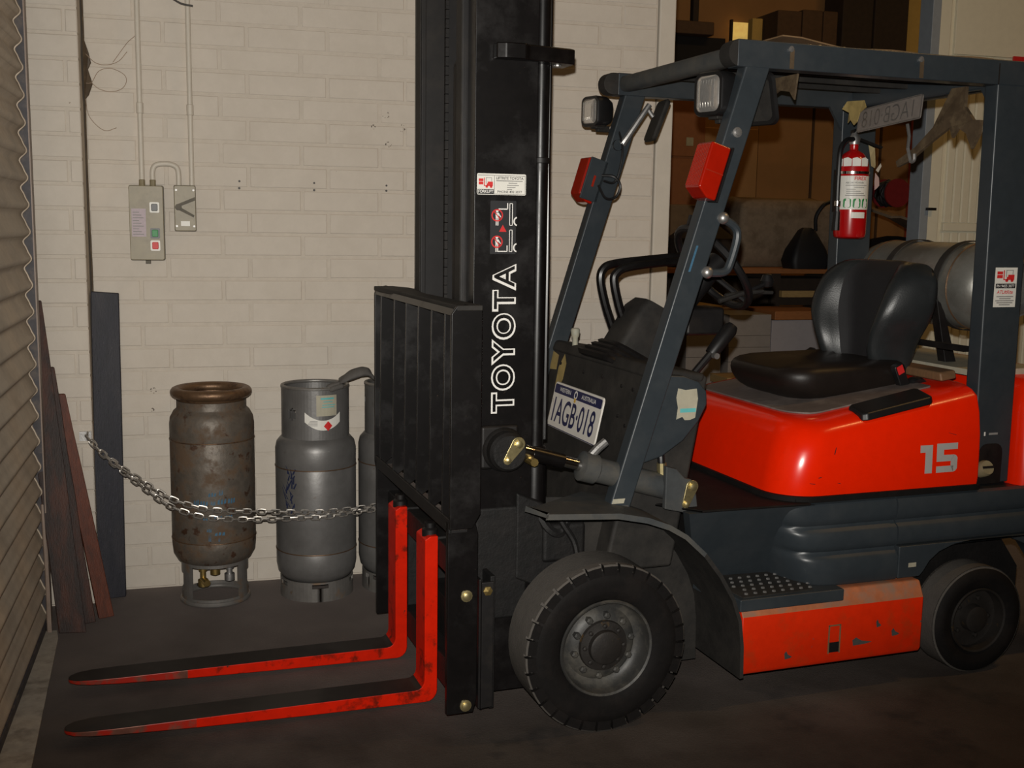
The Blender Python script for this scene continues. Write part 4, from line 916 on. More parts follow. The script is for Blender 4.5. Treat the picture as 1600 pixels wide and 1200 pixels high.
# fuel cap and recess low on the post
P(MB().prism(rrect(1.39, 1.485, .60, .735, [.03, .03, .004, .004], 4), 'y', -.4145, -.4115), 'cap_recess', 'black_satin')
fc_ = MB(); fc_.T = Matrix.Translation((1.405, -.425, .655)) @ Matrix.Rotation(R(-25), 4, 'X'); fc_.lathe([(.025, .03), (.027, -.008), (.023, -.018), (0, -.018)], 20, (0, 0, 0), 'y'); co_ = P(fc_, 'filler_cap', 'box_enamel', smooth=True, ang=40)
c2_ = MB(); c2_.T = fc_.T; c2_.box(-.021, .021, -.0205, -.017, -.004, .004); c2_.build('cap_slot', 'black_satin', co_)

# ---- lamps, blinkers, mirrors
def head_lamp(x, y, z, k, name='head_lamp'):
    T = Matrix.Translation((x, y, z)) @ Matrix.Rotation(R(14), 4, 'Z') @ Matrix.Scale(k, 4)
    h_ = MB(); h_.T = T
    h_.loft([[(-.045, a, b) for a, b in rrect(-.062, .062, -.066, .066, .026, 5)], [(-.038, a, b) for a, b in rrect(-.066, .066, -.070, .070, .03, 5)], [(.02, a, b) for a, b in rrect(-.064, .064, -.068, .068, .03, 5)], [(.055, a, b) for a, b in rrect(-.05, .05, -.054, .054, .03, 5)], [(.068, a, b) for a, b in rrect(-.025, .025, -.028, .028, .015, 5)]])
    o = P(h_, name, 'black_plastic', smooth=True, ang=40)
    l_ = MB(); l_.T = T; l_.loft([[(-.0455, a, b) for a, b in rrect(-.052, .052, -.056, .056, .022, 5)], [(-.052, a, b) for a, b in rrect(-.045, .045, -.049, .049, .020, 5)], [(-.055, a, b) for a, b in rrect(-.02, .02, -.022, .022, .01, 5)]]); l_.build('lens', 'lens', o, smooth=True)
    r_ = MB(); r_.T = T
    for i in range(7): r_.box(-.0545, -.0515, -.036 + i * .012, -.0335 + i * .012, -.042, .042)
    r_.build('lens_ribs', 'lens', o)
    b_ = MB(); b_.T = T; b_.box(.0, .07, -.012, .012, -.090, -.062); b_.box(-.02, .03, -.022, .022, -.078, -.066); b_.build('lamp_bracket', 'dusty_black', o, bevel=.003)
    return o
head_lamp(.418, -.315, 1.815, .92); head_lamp(.362, .435, 1.828, .76)
def blinker(y0, y1, big):
    T = Matrix.Translation((.334, 0, 1.585)) @ Matrix.Rotation(R(17), 4, 'Y'); m_ = MB(); m_.T = T
    m_.prism([(-.035, -.055), (.0, -.078), (.030, -.078), (.030, .078), (-.035, .078)], 'y', y0, y1); return m_
b1 = P(blinker(-.462, -.375, 1), 'turn_lamp', 'amber', bevel=.006)
T = Matrix.Translation((.334, 0, 1.585)) @ Matrix.Rotation(R(17), 4, 'Y')
m_ = MB(); m_.T = T; m_.box(.030, .036, -.465, -.370, -.080, .080); m_.build('lamp_base', 'black_plastic', b1)
m_ = MB(); m_.T = T
for i in range(9): m_.box(-.0365, -.034, -.455 + i * .009, -.453 + i * .009, -.05, .07)
m_.build('lens_ribs', 'amber_dark', b1); m_ = MB(); m_.T = T; m_.box(-.03, .028, -.4625, -.461, -.004, -.001); m_.build('lens_seam', 'amber_dark', b1)
b2 = P(blinker(.40, .485, 0), 'turn_lamp', 'amber', bevel=.006); m_ = MB(); m_.T = T; m_.box(-.030, .038, .392, .401, -.070, .080); m_.build('lamp_base', 'body_blue', b2, bevel=.002); m_ = MB(); m_.T = T; m_.box(-.002, .006, .390, .393, -.02, .02); m_.build('reflector_slot', 'amber_dark', b2)
P(MB().tube(spline([(.43, .40, 1.77), (.435, .37, 1.70), (.42, .36, 1.62), (.40, .36, 1.58), (.36, .36, 1.585)], 5), .004, 6), 'lamp_wire', 'black_plastic', smooth=True)
P(MB().tube(spline([(.365, .385, 1.605), (.40, .36, 1.60), (.425, .36, 1.57), (.41, .36, 1.53), (.37, .36, 1.525), (.345, .37, 1.57)], 5), .005, 6), 'lamp_wire', 'black_plastic', smooth=True)
# near mirror (seen from behind) and far mirror on its arm
T = Matrix.Translation((.578, -.215, 1.815)) @ Matrix.Rotation(R(20), 4, 'Z') @ Matrix.Rotation(R(-14), 4, 'Y')
m_ = MB(); m_.T = T; m_.loft([[(.0, a, b) for a, b in rrect(-.10, .10, -.075, .075, .024, 5)], [(.010, a, b) for a, b in rrect(-.105, .105, -.08, .08, .026, 5)], [(.022, a, b) for a, b in rrect(-.095, .095, -.07, .07, .024, 5)]]); mo = P(m_, 'mirror', 'black_plastic', smooth=True, ang=40)
m_ = MB(); m_.T = T; m_.prism(rrect(-.088, .088, -.064, .064, .018, 4), 'x', -.0022, -.0002); m_.build('mirror_shell', 'dusty_black', mo)
T = Matrix.Translation((.560, .36, 1.80)) @ Matrix.Rotation(R(-11), 4, 'Z') @ Matrix.Rotation(R(20), 4, 'Y') @ Matrix.Scale(.85, 4)
m_ = MB(); m_.T = T; m_.loft([[(-.008, a, b) for a, b in rrect(-.07, .07, -.085, .085, .02, 4)], [(.0, a, b) for a, b in rrect(-.075, .075, -.09, .09, .022, 4)], [(.012, a, b) for a, b in rrect(-.07, .07, -.085, .085, .02, 4)]]); mo = P(m_, 'mirror', 'dusty_black', smooth=True, ang=40)
MB().tube([(.44, .385, 1.715), (.455, .375, 1.74), (.535, .37, 1.855)], [.014, .012, .010], 10).build('mirror_arm', 'galv', mo, smooth=True)
MB().tube([(.525, .37, 1.845), (.55, .37, 1.815)], .008, 8).build('mirror_joint', 'galv', mo, smooth=True)
MB().lathe([(.02, .382), (.02, .395), (.012, .40), (0, .40)], 12, (.425, 0, 1.712), 'y').build('arm_clamp', 'black_plastic', mo)

# ---- grab handle on the near post
P(MB().tube(spline([(.362, -.385, 1.455), (.40, -.400, 1.452), (.440, -.400, 1.432), (.452, -.400, 1.40), (.432, -.400, 1.325), (.415, -.400, 1.300), (.375, -.400, 1.296), (.322, -.385, 1.298)], 5), .0125, 10), 'grab_handle', 'body_blue', smooth=True)
for (x, z) in ((.395, 1.455), (.350, 1.298)):
    P(MB().lathe([(.018, -.412), (.018, -.416), (.013, -.424), (.006, -.428), (0, -.428)], 14, (x, 0, z), 'y'), 'dome_bolt', 'galv', smooth=True)

# ---- cowl, number plate, cheek plate
cu_ = (.205 - .115) / (1.02 - .60)
cw2 = MB(); cw2.slab([(.07, -.355, .40), (.07, .46, .40), (.30, .46, .40), (.30, -.355, .40)], [(.205, -.36, 1.015), (.205, .44, 1.015), (.40, .44, .985), (.40, -.36, .985)])
P(cw2, 'front_cowl', 'dusty_black', bevel=.012)
P(MB().slab([(.190, -.365, .985), (.190, .445, .985), (.38, .445, .965), (.38, -.365, .965)], [(.205, -.362, 1.024), (.205, .442, 1.024), (.39, .442, .992), (.39, -.362, .992)]), 'cowl_top', 'dusty_black', bevel=.012)
def fcw(v, z, d=0): return (.105 + (z - .56) * (.10 / .455) - d, v, z)
kb = MB()
for (v, z) in ((.30, .95), (.10, .945), (-.05, .95), (-.2, .94), (-.28, .94), (-.22, .85), (-.28, .83)): kb.lathe([(.006, 0), (.006, -.003), (0, -.004)], 8, fcw(v, z, .001), 'x')
P(kb, 'cowl_rivets', 'black_satin')
for pts in ([(.400, .985), (.335, .975), (.33, .925), (.39, .92)], [(.315, .935), (.285, .985), (.255, .955), (.255, .90), (.285, .85), (.31, .87)]): P(polyon(MB(), lambda v, z: fcw(v, z, .0012), pts), 'tape_patch', 'dead_leaf')
# plate: upper edge touches the cowl, lettering as raised print
def fpl(a, z): return (.1135 + (z - .755) * .22, .232 - a, z)     # a runs to the right in the photo
pl = MB(); pl.slab([fpl(*q) for q in rrect(0, .40, .748, .898, .014, 3)], [tuple(Vector(fpl(*q)) + Vector((.006, 0, 0))) for q in rrect(0, .40, .748, .898, .014, 3)]); plo = P(pl, 'number_plate', 'plate_face', bevel=.001)
fq = lambda d: (lambda a, z: tuple(Vector(fpl(a, z)) - Vector((d, 0, 0))))
polyon(MB(), fq(.0006), rrect(.006, .394, .862, .892, .006, 2)).build('plate_header', 'navy_print', plo)
for r_ in ((.002, .398, .7495, .7525),): patch(MB(), fq(.0006), *r_).build('plate_edge', 'navy_print', plo)
text('lettering', '1AGB\u00b7018', 'navy_print', plo, fq(.0010), .028, .768, .342, .082, .012)
text('lettering', 'WESTERN', 'white_print', plo, fq(.0012), .050, .871, .095, .014, .01)
text('lettering', 'AUSTRALIA', 'white_print', plo, fq(.0012), .235, .871, .115, .014, .01)
ringpoly_m = MB(); ringpoly(ringpoly_m, fq(.0012), .188, .876, .008, .014); ringpoly_m.build('plate_emblem', 'white_print', plo)
polyon(MB(), fq(.0014), [(.182, .852), (.196, .852), (.196, .866), (.182, .866)]).build('emblem_mark', 'yellow_print', plo)
# cheek plate at the near end of the cowl
chk = [(.16, .735), (.23, .755), (.30, .80), (.348, .855), (.374, .905), (.372, .945), (.345, .975), (.295, .993), (.20, 1.00), (.15, .80)]
ck2 = P(MB().prism(chk, 'y', -.400, -.352), 'cowl_cheek', 'body_blue', bevel=.006)
polyon(MB(), lambda x, z: (x, -.4008, z), [(.272, .865), (.292, .872), (.300, .862), (.318, .862), (.335, .868), (.342, .925), (.337, .955), (.30, .952), (.275, .958), (.270, .93), (.276, .90)]).build('peeling_sticker', 'cream_sticker', ck2)
patch(MB(), lambda x, z: (x, -.4012, z), .284, .336, .885, .897).build('sticker_stripe', 'teal_print', ck2)
# steering column, boot, levers, wheel
sc2 = MB(); T = Matrix.Translation((.35, .0, 1.085)) @ Matrix.Rotation(R(28), 4, 'Y'); sc2.T = T
sc2.loft([[(a, b, -.075) for a, b in rrect(-.085, .085, -.075, .075, .02, 4)], [(a, b, .06) for a, b in rrect(-.075, .075, -.07, .07, .02, 4)], [(a, b, .095) for a, b in rrect(-.06, .065, -.06, .06, .025, 4)]]); P(sc2, 'column_cover', 'dusty_black', smooth=True, ang=40)
for i in range(4):
    m_ = MB(); m_.T = T; s = .092 + .012 * i
    m_.loft([[(a, b, -.075 - .018 * i) for a, b in rrect(-s, s, -s * .9, s * .9, .03, 4)], [(a, b, -.084 - .018 * i) for a, b in rrect(-s - .008, s + .008, -s * .9 - .008, s * .9 + .008, .03, 4)], [(a, b, -.095 - .018 * i) for a, b in rrect(-s, s, -s * .9, s * .9, .03, 4)]]); P(m_, 'boot_fold', 'black_satin', smooth=True)
for y, k in ((.085, 0), (.040, .028)):
    P(MB().tube(spline([(.305 + k, y, 1.02), (.285 + k, y, 1.09), (.255 + k, y, 1.17), (.235 + k, y, 1.25), (.245 + k, y, 1.288 - k * .4), (.285 + k * .8, y, 1.305 - k * .4), (.40, y, 1.318 - k * .4), (.53, y, 1.330 - k * .4)], 5), .0145, 10), 'hand_bar', 'black_paint', smooth=True)
SWC = Vector((.615, .02, 1.295)); e1 = Vector((-.62, 0, .785)); e2 = Vector((0, 1, 0)); nn = e1.cross(e2)
P(MB().tube([SWC + e1 * .165 * math.cos(a) + e2 * .165 * math.sin(a) for a in [2 * math.pi * i / 40 for i in range(40)]], .0135, 10, True), 'steering_wheel', 'black_plastic', smooth=True)
swp = FK.children[-1]
sk3 = MB()
for a in (90, 210, 330): sk3.tube([SWC + nn * .02, SWC + e1 * .16 * math.cos(R(a)) + e2 * .16 * math.sin(R(a))], .010, 8)
sk3.tube([SWC - nn * .03, SWC + nn * .03], .04, 14); P(sk3, 'wheel_spokes', 'black_plastic', smooth=True)
P(MB().tube([SWC + e1 * .15 - nn * .01, SWC + e1 * .15 + Vector((.02, 0, .05))], .022, 12), 'spinner_knob', 'black_plastic', smooth=True)
P(MB().tube([(.40, .0, 1.05), SWC], .035, 14), 'steering_column', 'black_plastic', smooth=True)
for (y, a, b) in ((-.06, (.62, 1.205), (.80, 1.215)), (-.09, (.58, 1.19), (.745, 1.222))): P(MB().tube([(a[0], y, a[1]), ((a[0] + b[0]) / 2, y, (a[1] + b[1]) / 2 + .008), (b[0], y, b[1])], [.008, .008, .006], 8), 'lever_stalk', 'dusty_black', smooth=True)
P(MB().lathe([(0, -.026), (.016, -.02), (.024, 0), (.016, .02), (0, .026)], 14, (.835, .03, 1.250)), 'lever_knob', 'black_plastic', smooth=True)
P(MB().tube([(.70, .03, 1.19), (.83, .03, 1.24)], .009, 8), 'lever_rod', 'black_plastic', smooth=True)
P(MB().box(.46, .60, -.10, .02, 1.08, 1.17), 'instrument_box', 'black_satin', bevel=.012)
# parking brake lever
P(MB().tube([(.40, -.13, .88), (.48, -.13, .965), (.545, -.13, 1.035)], .013, 10), 'brake_lever', 'black_satin', smooth=True)
P(MB().tube([(.535, -.13, 1.022), (.545, -.13, 1.034), (.60, -.13, 1.100), (.612, -.13, 1.114)], [.021, .023, .026, .018], 14), 'brake_grip', 'black_plastic', smooth=True)
P(MB().lathe([(0, -.17), (.010, -.17), (.010, -.15)], 10, (.535, 0, 1.02), 'y'), 'lever_bolt', 'galv')
P(MB().lathe([(0, .0), (.010, .0), (.010, .035), (.014, .042), (.016, .062), (.012, .068), (0, .069)], 16, (.215, .24, 1.01)), 'control_knob', 'cream_sticker', smooth=True, ang=40)
for y in (-.02, .12): P(MB().slab([(.50, y, .62), (.53, y, .60), (.53, y + .07, .60), (.50, y + .07, .62)], [(.44, y, .70), (.47, y, .69), (.47, y + .07, .69), (.44, y + .07, .70)]), 'pedal', 'rubber', bevel=.004)
# rear number plate hung under the roof, seen from its back
T = Matrix.Translation((1.20, -.092, 1.815)) @ Matrix.Rotation(R(-4), 4, 'X') @ Matrix.Rotation(R(8), 4, 'Y'); m_ = MB(); m_.T = T
m_.prism(rrect(-.165, .165, -.040, .040, .008, 2), 'x', -.0015, .0015); rp2 = P(m_, 'rear_number_plate', 'plate_back')
f7 = lambda a, z: tuple(T @ Vector((-.0022, -a, z)))
text('embossing', '1AGB\u00b7018', 'plate_emboss', rp2, lambda a, z: f7(-a, z), -.125, -.028, .265, .056, -.012)
e_ = MB()
for r_ in ((-.163, -.160, -.038, .038), (.160, .163, -.038, .038), (-.163, .163, -.0385, -.0355), (-.163, .163, .0355, .0385)): patch(e_, f7, *r_)
e_.build('plate_rim', 'plate_emboss', rp2)
# gas cylinder cradle
for v in (-.06, .22):
    m_ = MB(); m_.slab([(1.52, v - .02, .95), (1.57, v - .02, .95), (1.57, v + .02, .95), (1.52, v + .02, .95)], [(1.46, v - .02, 1.19), (1.49, v - .02, 1.17), (1.49, v + .02, 1.17), (1.46, v + .02, 1.19)]); P(m_, 'cylinder_cradle', 'black_satin', bevel=.003)
    P(MB().lathe([(.158, v - .018), (.161, v - .016), (.161, v + .016), (.158, v + .018)], 40, (1.620, 0, 1.235), 'y'), 'cylinder_strap', 'dusty_black', smooth=True)
P(MB().box(1.44, 1.75, -.30, .32, .945, .965), 'cradle_base', 'cream_sticker')
P(MB().box(1.38, 1.40, -.32, .34, 1.03, 1.05), 'cradle_crossbar', 'black_satin')

# ================================================================ loose things on the truck (world space)
MF = Matrix.Translation((.952, -1.053, 0)) @ Matrix.Rotation(.075, 4, 'Z')
def W(x, y, z): return MF @ Vector((x, y, z))
# LP gas cylinder lying across the counterweight
lg = thing('gas_cylinder', 'dull grey gas cylinder lying across behind the forklift seat', 'gas cylinder', W(1.620, .115, 1.235), .075)
MB().lathe([(0, .375), (.06, .37), (.11, .35), (.14, .315), (.151, .275), (.153, .235), (.153, -.225), (.151, -.265), (.14, -.305), (.11, -.34), (.06, -.36), (0, -.365)], 48, (0, 0, 0), 'y').build('shell', 'lpg_steel', lg, smooth=True, ang=60)
for y in (.24, -.23): MB().tube([(.1535 * math.cos(a), y, .1535 * math.sin(a)) for a in [2 * math.pi * i / 48 for i in range(48)]], .003, 6, True).build('weld_seam', 'rust_ring', lg, smooth=True)
m_ = MB(); m_.lathe([(.095, -.34), (.095, -.40), (.089, -.40), (.089, -.34)], 32, (0, 0, 0), 'y'); m_.build('collar', 'grey_steel', lg, smooth=True, ang=40)
# fire extinguisher on the far rear post
EX = W(1.365, .312, 0); ex = thing('fire_extinguisher', 'red fire extinguisher with white label strapped to the far rear post', 'fire extinguisher', (EX.x, EX.y, 1.395), .075)
er = .060
MB().lathe([(0, .0), (er - .012, 0), (er - .003, .006), (er, .02), (er, .262), (er - .006, .290), (er - .022, .315), (er - .045, .330), (.016, .335), (.016, .352), (0, .352)], 40).build('tank', 'red_paint', ex, smooth=True, ang=40)
VA = -math.pi / 2 - .56
fe = lambda r: on_cyl(0, 0, r, VA)
patch(MB(), fe(er + .0006), -.085, .085, .108, .232, 16).build('wrap_label', 'white_sticker', ex); wl = ex.children[-1]
text('lettering', 'FIREX', 'red_print', wl, fe(er + .0012), .004, .216, .050, .013, .02)
text('lettering', 'ABE DRY POWDER', 'black_print', wl, fe(er + .0012), -.028, .2035, .07, .006, .0)
t4 = MB()
for i, (a, b) in enumerate(((-.028, .058), (.004, .045), (-.024, .01), (-.024, .03), (-.024, .045), (-.028, .054))): patch(t4, fe(er + .0012), a, b, .196 - i * .0075, .1985 - i * .0075, 6)
for i in range(7): patch(t4, fe(er + .0012), -.078, -.05, .125 + .013 * i, .128 + .013 * i, 3)
t4.build('print_lines', 'grey_print', wl)
for i in range(3):
    x = -.034 + i * .036; g_ = MB(); q = rrect(x, x + .030, .114, .148, .006, 2); polyon(g_, fe(er + .0012), q); go_ = g_.build('class_square', 'green_print', wl)
    g_ = MB(); polyon(g_, fe(er + .0018), [(x + .006, .119), (x + .013, .122), (x + .022, .120), (x + .025, .136), (x + .015, .143), (x + .007, .138)]); g_.build('class_symbol', 'white_print', wl)
patch(MB(), fe(er + .0006), -.003, .055, .076, .098, 6).build('date_label', 'white_sticker', ex)
tg = MB()
for i in range(4):
    x = -.075 + i * .034; polyon(tg, fe(er + .0010), [(x, .268 - .001), (x + .031, .268), (x + .032, .305 - .012), (x + .016, .300), (x, .298 - .002)])
for q_ in range(len(tg.v)):
    vx, vy, vz = tg.v[q_]; k = 1 - max(0, (vz - .28)) * 1.6; tg.v[q_] = (vx * 1.0, vy * 1.0, vz)
tg.build('tamper_tags', 'white_sticker', ex)
MB().lathe([(er, .238), (er + .0025, .239), (er + .0025, .249), (er, .250)], 40).build('strap', 'chrome', ex, smooth=True, ang=40)
MB().box(-.02, .02, er - .004, er + .03, .10, .26).build('wall_hook', 'black_satin', ex)
MB().lathe([(0, .350), (.020, .350), (.022, .372), (.014, .385), (.010, .40), (0, .40)], 16).build('valve_head', 'galv', ex, smooth=True, ang=40)
m_ = MB(); m_.slab([(-.012, -.010, .392), (.02, -.010, .398), (.02, .010, .398), (-.012, .010, .392)], [(-.012, -.010, .402), (.135, -.008, .446), (.135, .008, .446), (-.012, .010, .402)]); m_.build('squeeze_lever', 'black_plastic', ex)
m_ = MB(); m_.slab([(.0, -.010, .370), (.12, -.008, .338), (.12, .008, .338), (.0, .010, .370)], [(.0, -.010, .380), (.125, -.008, .346), (.125, .008, .346), (.0, .010, .380)]); m_.build('carry_handle', 'black_plastic', ex)
MB().tube(spline([(-.012, -.01, .368), (-.050, -.02, .362), (-.080, -.03, .33), (-.088, -.035, .27), (-.088, -.035, .15), (-.086, -.035, .10)], 6), .0095, 10).build('hose', 'black_plastic', ex, smooth=True)
MB().lathe([(.011, .118), (.013, .12), (.013, .138), (.011, .14)], 12, (-.086, -.035, 0)).build('hose_clip', 'chrome', ex, smooth=True)
MB().tube([(-.086, -.035, .10), (-.088, -.035, .03)], [.012, .015], 10).build('nozzle', 'black_plastic', ex, smooth=True)
for nm, mt, pts in (('service_tag', 'tan_tag', [(.018, .345), (.050, .335), (.062, .270), (.058, .262), (.032, .268), (.026, .30)]), ('paper_tag', 'pink_paper', [(.064, .245), (.092, .228), (.098, .20), (.080, .188), (.066, .182), (.062, .215)]), ('curl_tag', 'white_sticker', [(.066, .255), (.098, .282), (.106, .272), (.085, .248)])):
    m_ = MB(); m_.slab([(x, -.068 + abs(x - .03) * .5, z) for x, z in pts], [(x, -.067 + abs(x - .03) * .5, z) for x, z in pts]); m_.build(nm, mt, ex)
# block on the hood behind the seat
wk = MB(); wk.prism(rrect(1.27, 1.42, -.425, -.02, .02, 3), 'z', .925, .965); wk.T = MF
o = MB(); o.T = MF; o.slab([(1.268, -.355, .938), (1.34, -.345, .946), (1.34, .05, .946), (1.268, .05, .938)], [(1.268, -.345, .968), (1.34, -.335, .974), (1.34, .05, .974), (1.268, .05, .968)]); tag(o.build('wood_block', 'plywood', bevel=.008), 'brown wooden block lying on the hood behind the seat', 'wood block')
# brown sheet on the roof bars
m_ = MB(); m_.T = MF; n = 14; rows = []
for i in range(n):
    x = .60 + .85 * i / (n - 1); z = 1.968 + .020 * math.exp(-((i - 0) / 2.0) ** 2) + .003 * math.sin(i * 1.3)
    rows.append([(x, -.36, z), (x, .30, z - .002), (x, .30, z + .002), (x, -.36, z + .004)])
m_.loft(rows); tag(m_.build('cardboard_sheet', 'cardboard', smooth=True, ang=40), 'curled brown cardboard sheet lying on the overhead guard roof', 'cardboard')
# torn brown tape and leaves under the roof
def rag(name, label, mt, pts, th=.004, cat='torn sheet'):
    m_ = MB(); m_.T = MF; m_.slab([Vector(p) for p in pts], [Vector(p) + Vector((th, 0, .0)) for p in pts]); return tag(m_.build(name, mt), label, cat)
rag('torn_sheet', 'long torn brown plastic sheet drooping from the guard corner', 'torn_tape', [(1.30, -.27, 1.885), (1.30, -.335, 1.885), (1.285, -.352, 1.82), (1.28, -.40, 1.775), (1.28, -.432, 1.772), (1.28, -.43, 1.73), (1.28, -.40, 1.685), (1.28, -.372, 1.735), (1.28, -.335, 1.755), (1.28, -.31, 1.725), (1.285, -.29, 1.76), (1.28, -.225, 1.725), (1.27, -.12, 1.660), (1.265, -.068, 1.642), (1.265, -.060, 1.662), (1.275, -.14, 1.705), (1.285, -.21, 1.765)], .012)
rag('torn_sheet', 'torn brown strip hanging under the guard beside the near mirror', 'torn_tape', [(.66, -.18, 1.885), (.66, -.355, 1.885), (.655, -.350, 1.81), (.655, -.325, 1.835), (.655, -.27, 1.845), (.655, -.21, 1.825), (.65, -.175, 1.81)], .006)
rag('dry_leaf', 'pale yellow dry leaf stuck on the guard beside the rear plate', 'dead_leaf', [(1.18, .115, 1.875), (1.18, .02, 1.87), (1.175, .0, 1.845), (1.18, .04, 1.83), (1.175, .045, 1.80), (1.18, .07, 1.79), (1.175, .085, 1.81), (1.18, .105, 1.80), (1.18, .10, 1.835), (1.175, .135, 1.85)], .003, 'leaf')
# hook hanging below the rear plate
hk = thing('hanging_hook', 'small dark hook on a cord hanging under the rear plate', 'hook', W(1.24, -.14, 0), .075)
MB().tube([(0, 0, 1.78), (.004, -.008, 1.74), (0, -.01, 1.70)], .006, 8).build('cord', 'cable', hk, smooth=True)
MB().tube(spline([(0, -.01, 1.70), (.0, -.02, 1.675), (.0, -.03, 1.655), (.0, -.045, 1.66), (.0, -.045, 1.68)], 4), .006, 8).build('hook', 'galv', hk, smooth=True)

# ================================================================ the bay behind the wall
struct(tag(MB().box(1.0, 13, 6.0, 6.2, 0, 4.8).build('wall_far', 'ochre_wall'), 'ochre brown wall at the back of the bay'))
struct(tag(MB().box(12.8, 13, -8, 6.2, 0, 4.8).build('wall_right', 'ochre_wall'), 'ochre wall far to the right'))
def bgbox(name, mt, x0, x1, y0, y1, z0, z1, label, cat, bev=.01, group=None): return tag(MB().box(x0, x1, y0, y1, z0, z1).build(name, mt, bevel=bev), label, cat, group)
# seams and pipes on the far wall
for i, x in enumerate((5.95, 6.74)): struct(tag(MB().box(x - .012, x + .012, 5.985, 6.0, 0, 3.0).build('trim_%d' % (4 + i), 'dim_board'), 'thin vertical seam on the ochre wall' + (' behind the extinguisher' if i else ' behind the near post')))
tag(MB().tube([(5.30, 5.95, 1.55), (5.30, 5.95, 3.0)], .018, 8).build('conduit', 'conduit_dark', smooth=True), 'dark vertical conduit on the ochre wall right of the near post', 'conduit')
tag(MB().tube([(7.07, 5.93, 1.0), (7.07, 5.93, 2.56)], .022, 8).build('pipe', 'red_pipe', smooth=True), 'rusty red pipe on the ochre wall beside the white door', 'pipe')
tag(MB().tube(spline([(6.97, 5.93, 3.10), (6.97, 5.93, 3.52), (7.0, 5.93, 3.56), (7.25, 5.93, 3.57)], 5), .028, 8).build('pipe', 'reel_red', smooth=True), 'dark red bent pipe high on the yellow wall section', 'pipe')
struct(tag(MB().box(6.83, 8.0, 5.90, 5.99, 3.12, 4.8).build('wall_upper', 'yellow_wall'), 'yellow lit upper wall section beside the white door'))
struct(tag(MB().box(3.8, 8.0, 5.35, 5.99, 3.06, 3.12).build('trim_6', 'dark_board'), 'dark ledge below the upper wall'))
# high storage: cartons, void, posts, lit window
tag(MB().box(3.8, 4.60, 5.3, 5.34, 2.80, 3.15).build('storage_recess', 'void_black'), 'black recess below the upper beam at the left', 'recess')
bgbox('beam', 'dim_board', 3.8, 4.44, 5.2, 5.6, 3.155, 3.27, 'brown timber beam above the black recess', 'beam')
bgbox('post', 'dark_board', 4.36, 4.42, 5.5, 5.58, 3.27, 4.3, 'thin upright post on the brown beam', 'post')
w_ = thing('lit_window', 'small glowing yellow window high at the back', 'window', (5.05, 5.92, 3.24))
MB().box(-.09, .09, -.01, .0, 0, .18).build('pane', 'lit_window', w_); MB().box(-.11, -.09, -.03, .01, -.12, .2).build('frame', 'dark_board', w_)
bgbox('post', 'yellow_wall', 5.02, 5.13, 5.6, 5.7, 3.12, 3.41, 'short yellowish post right of the glowing window', 'post')
for i, (x0, x1, z1) in enumerate(((5.15, 5.40, 3.45), (5.41, 5.62, 3.47), (5.63, 5.78, 3.47))):
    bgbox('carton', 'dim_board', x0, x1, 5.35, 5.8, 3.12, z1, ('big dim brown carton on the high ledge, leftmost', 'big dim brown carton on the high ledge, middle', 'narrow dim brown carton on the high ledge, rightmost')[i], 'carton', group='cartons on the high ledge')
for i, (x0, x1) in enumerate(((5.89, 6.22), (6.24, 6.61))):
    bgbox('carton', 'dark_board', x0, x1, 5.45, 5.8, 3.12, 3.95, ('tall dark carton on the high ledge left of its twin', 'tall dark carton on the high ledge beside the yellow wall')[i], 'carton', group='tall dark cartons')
# cabinets on the left behind the post
cb = thing('cabinet', 'red brown cabinet with small paper label beside the wall corner', 'cabinet', (3.95, 4.75, 0))
MB().box(-.35, .165, -.15, .3, 0, 2.62).build('body', 'red_cab', cb, bevel=.01)
MB().box(-.34, .155, -.165, -.15, 2.03, 2.60).build('door', 'red_cab', cb, bevel=.006); MB().box(-.34, .155, -.165, -.15, .9, 2.01).build('door', 'red_cab', cb, bevel=.006)
MB().box(-.02, .045, -.168, -.165, 2.12, 2.19).build('paper_label', 'tan_tag', cb)
cb = thing('cabinet', 'ochre cupboard right of the red brown cabinet', 'cabinet', (4.42, 4.85, 0))
MB().box(-.28, .25, -.15, .3, 0, 2.50).build('body', 'ochre_wall', cb, bevel=.01); MB().box(-.27, .24, -.162, -.15, 1.4, 2.29).build('door', 'ochre_wall', cb, bevel=.006)
bgbox('carton', 'cardboard', 3.30, 3.62, 3.47, 3.68, 1.142, 1.60, 'plain carton on the bench beside the wall corner', 'carton')
dm = MB(); dm.loft([[(x, y, z) for x, y in rrect(3.25 + a, 3.74 - a, 3.1 + a, 3.45 - a, .05, 3)] for z, a in ((1.142, 0), (1.35, .02), (1.45, .12), (1.50, .2))]); tag(dm.build('covered_machine', 'dark_board', smooth=True), 'dark hooded machine on the bench behind the steering wheel', 'machine')
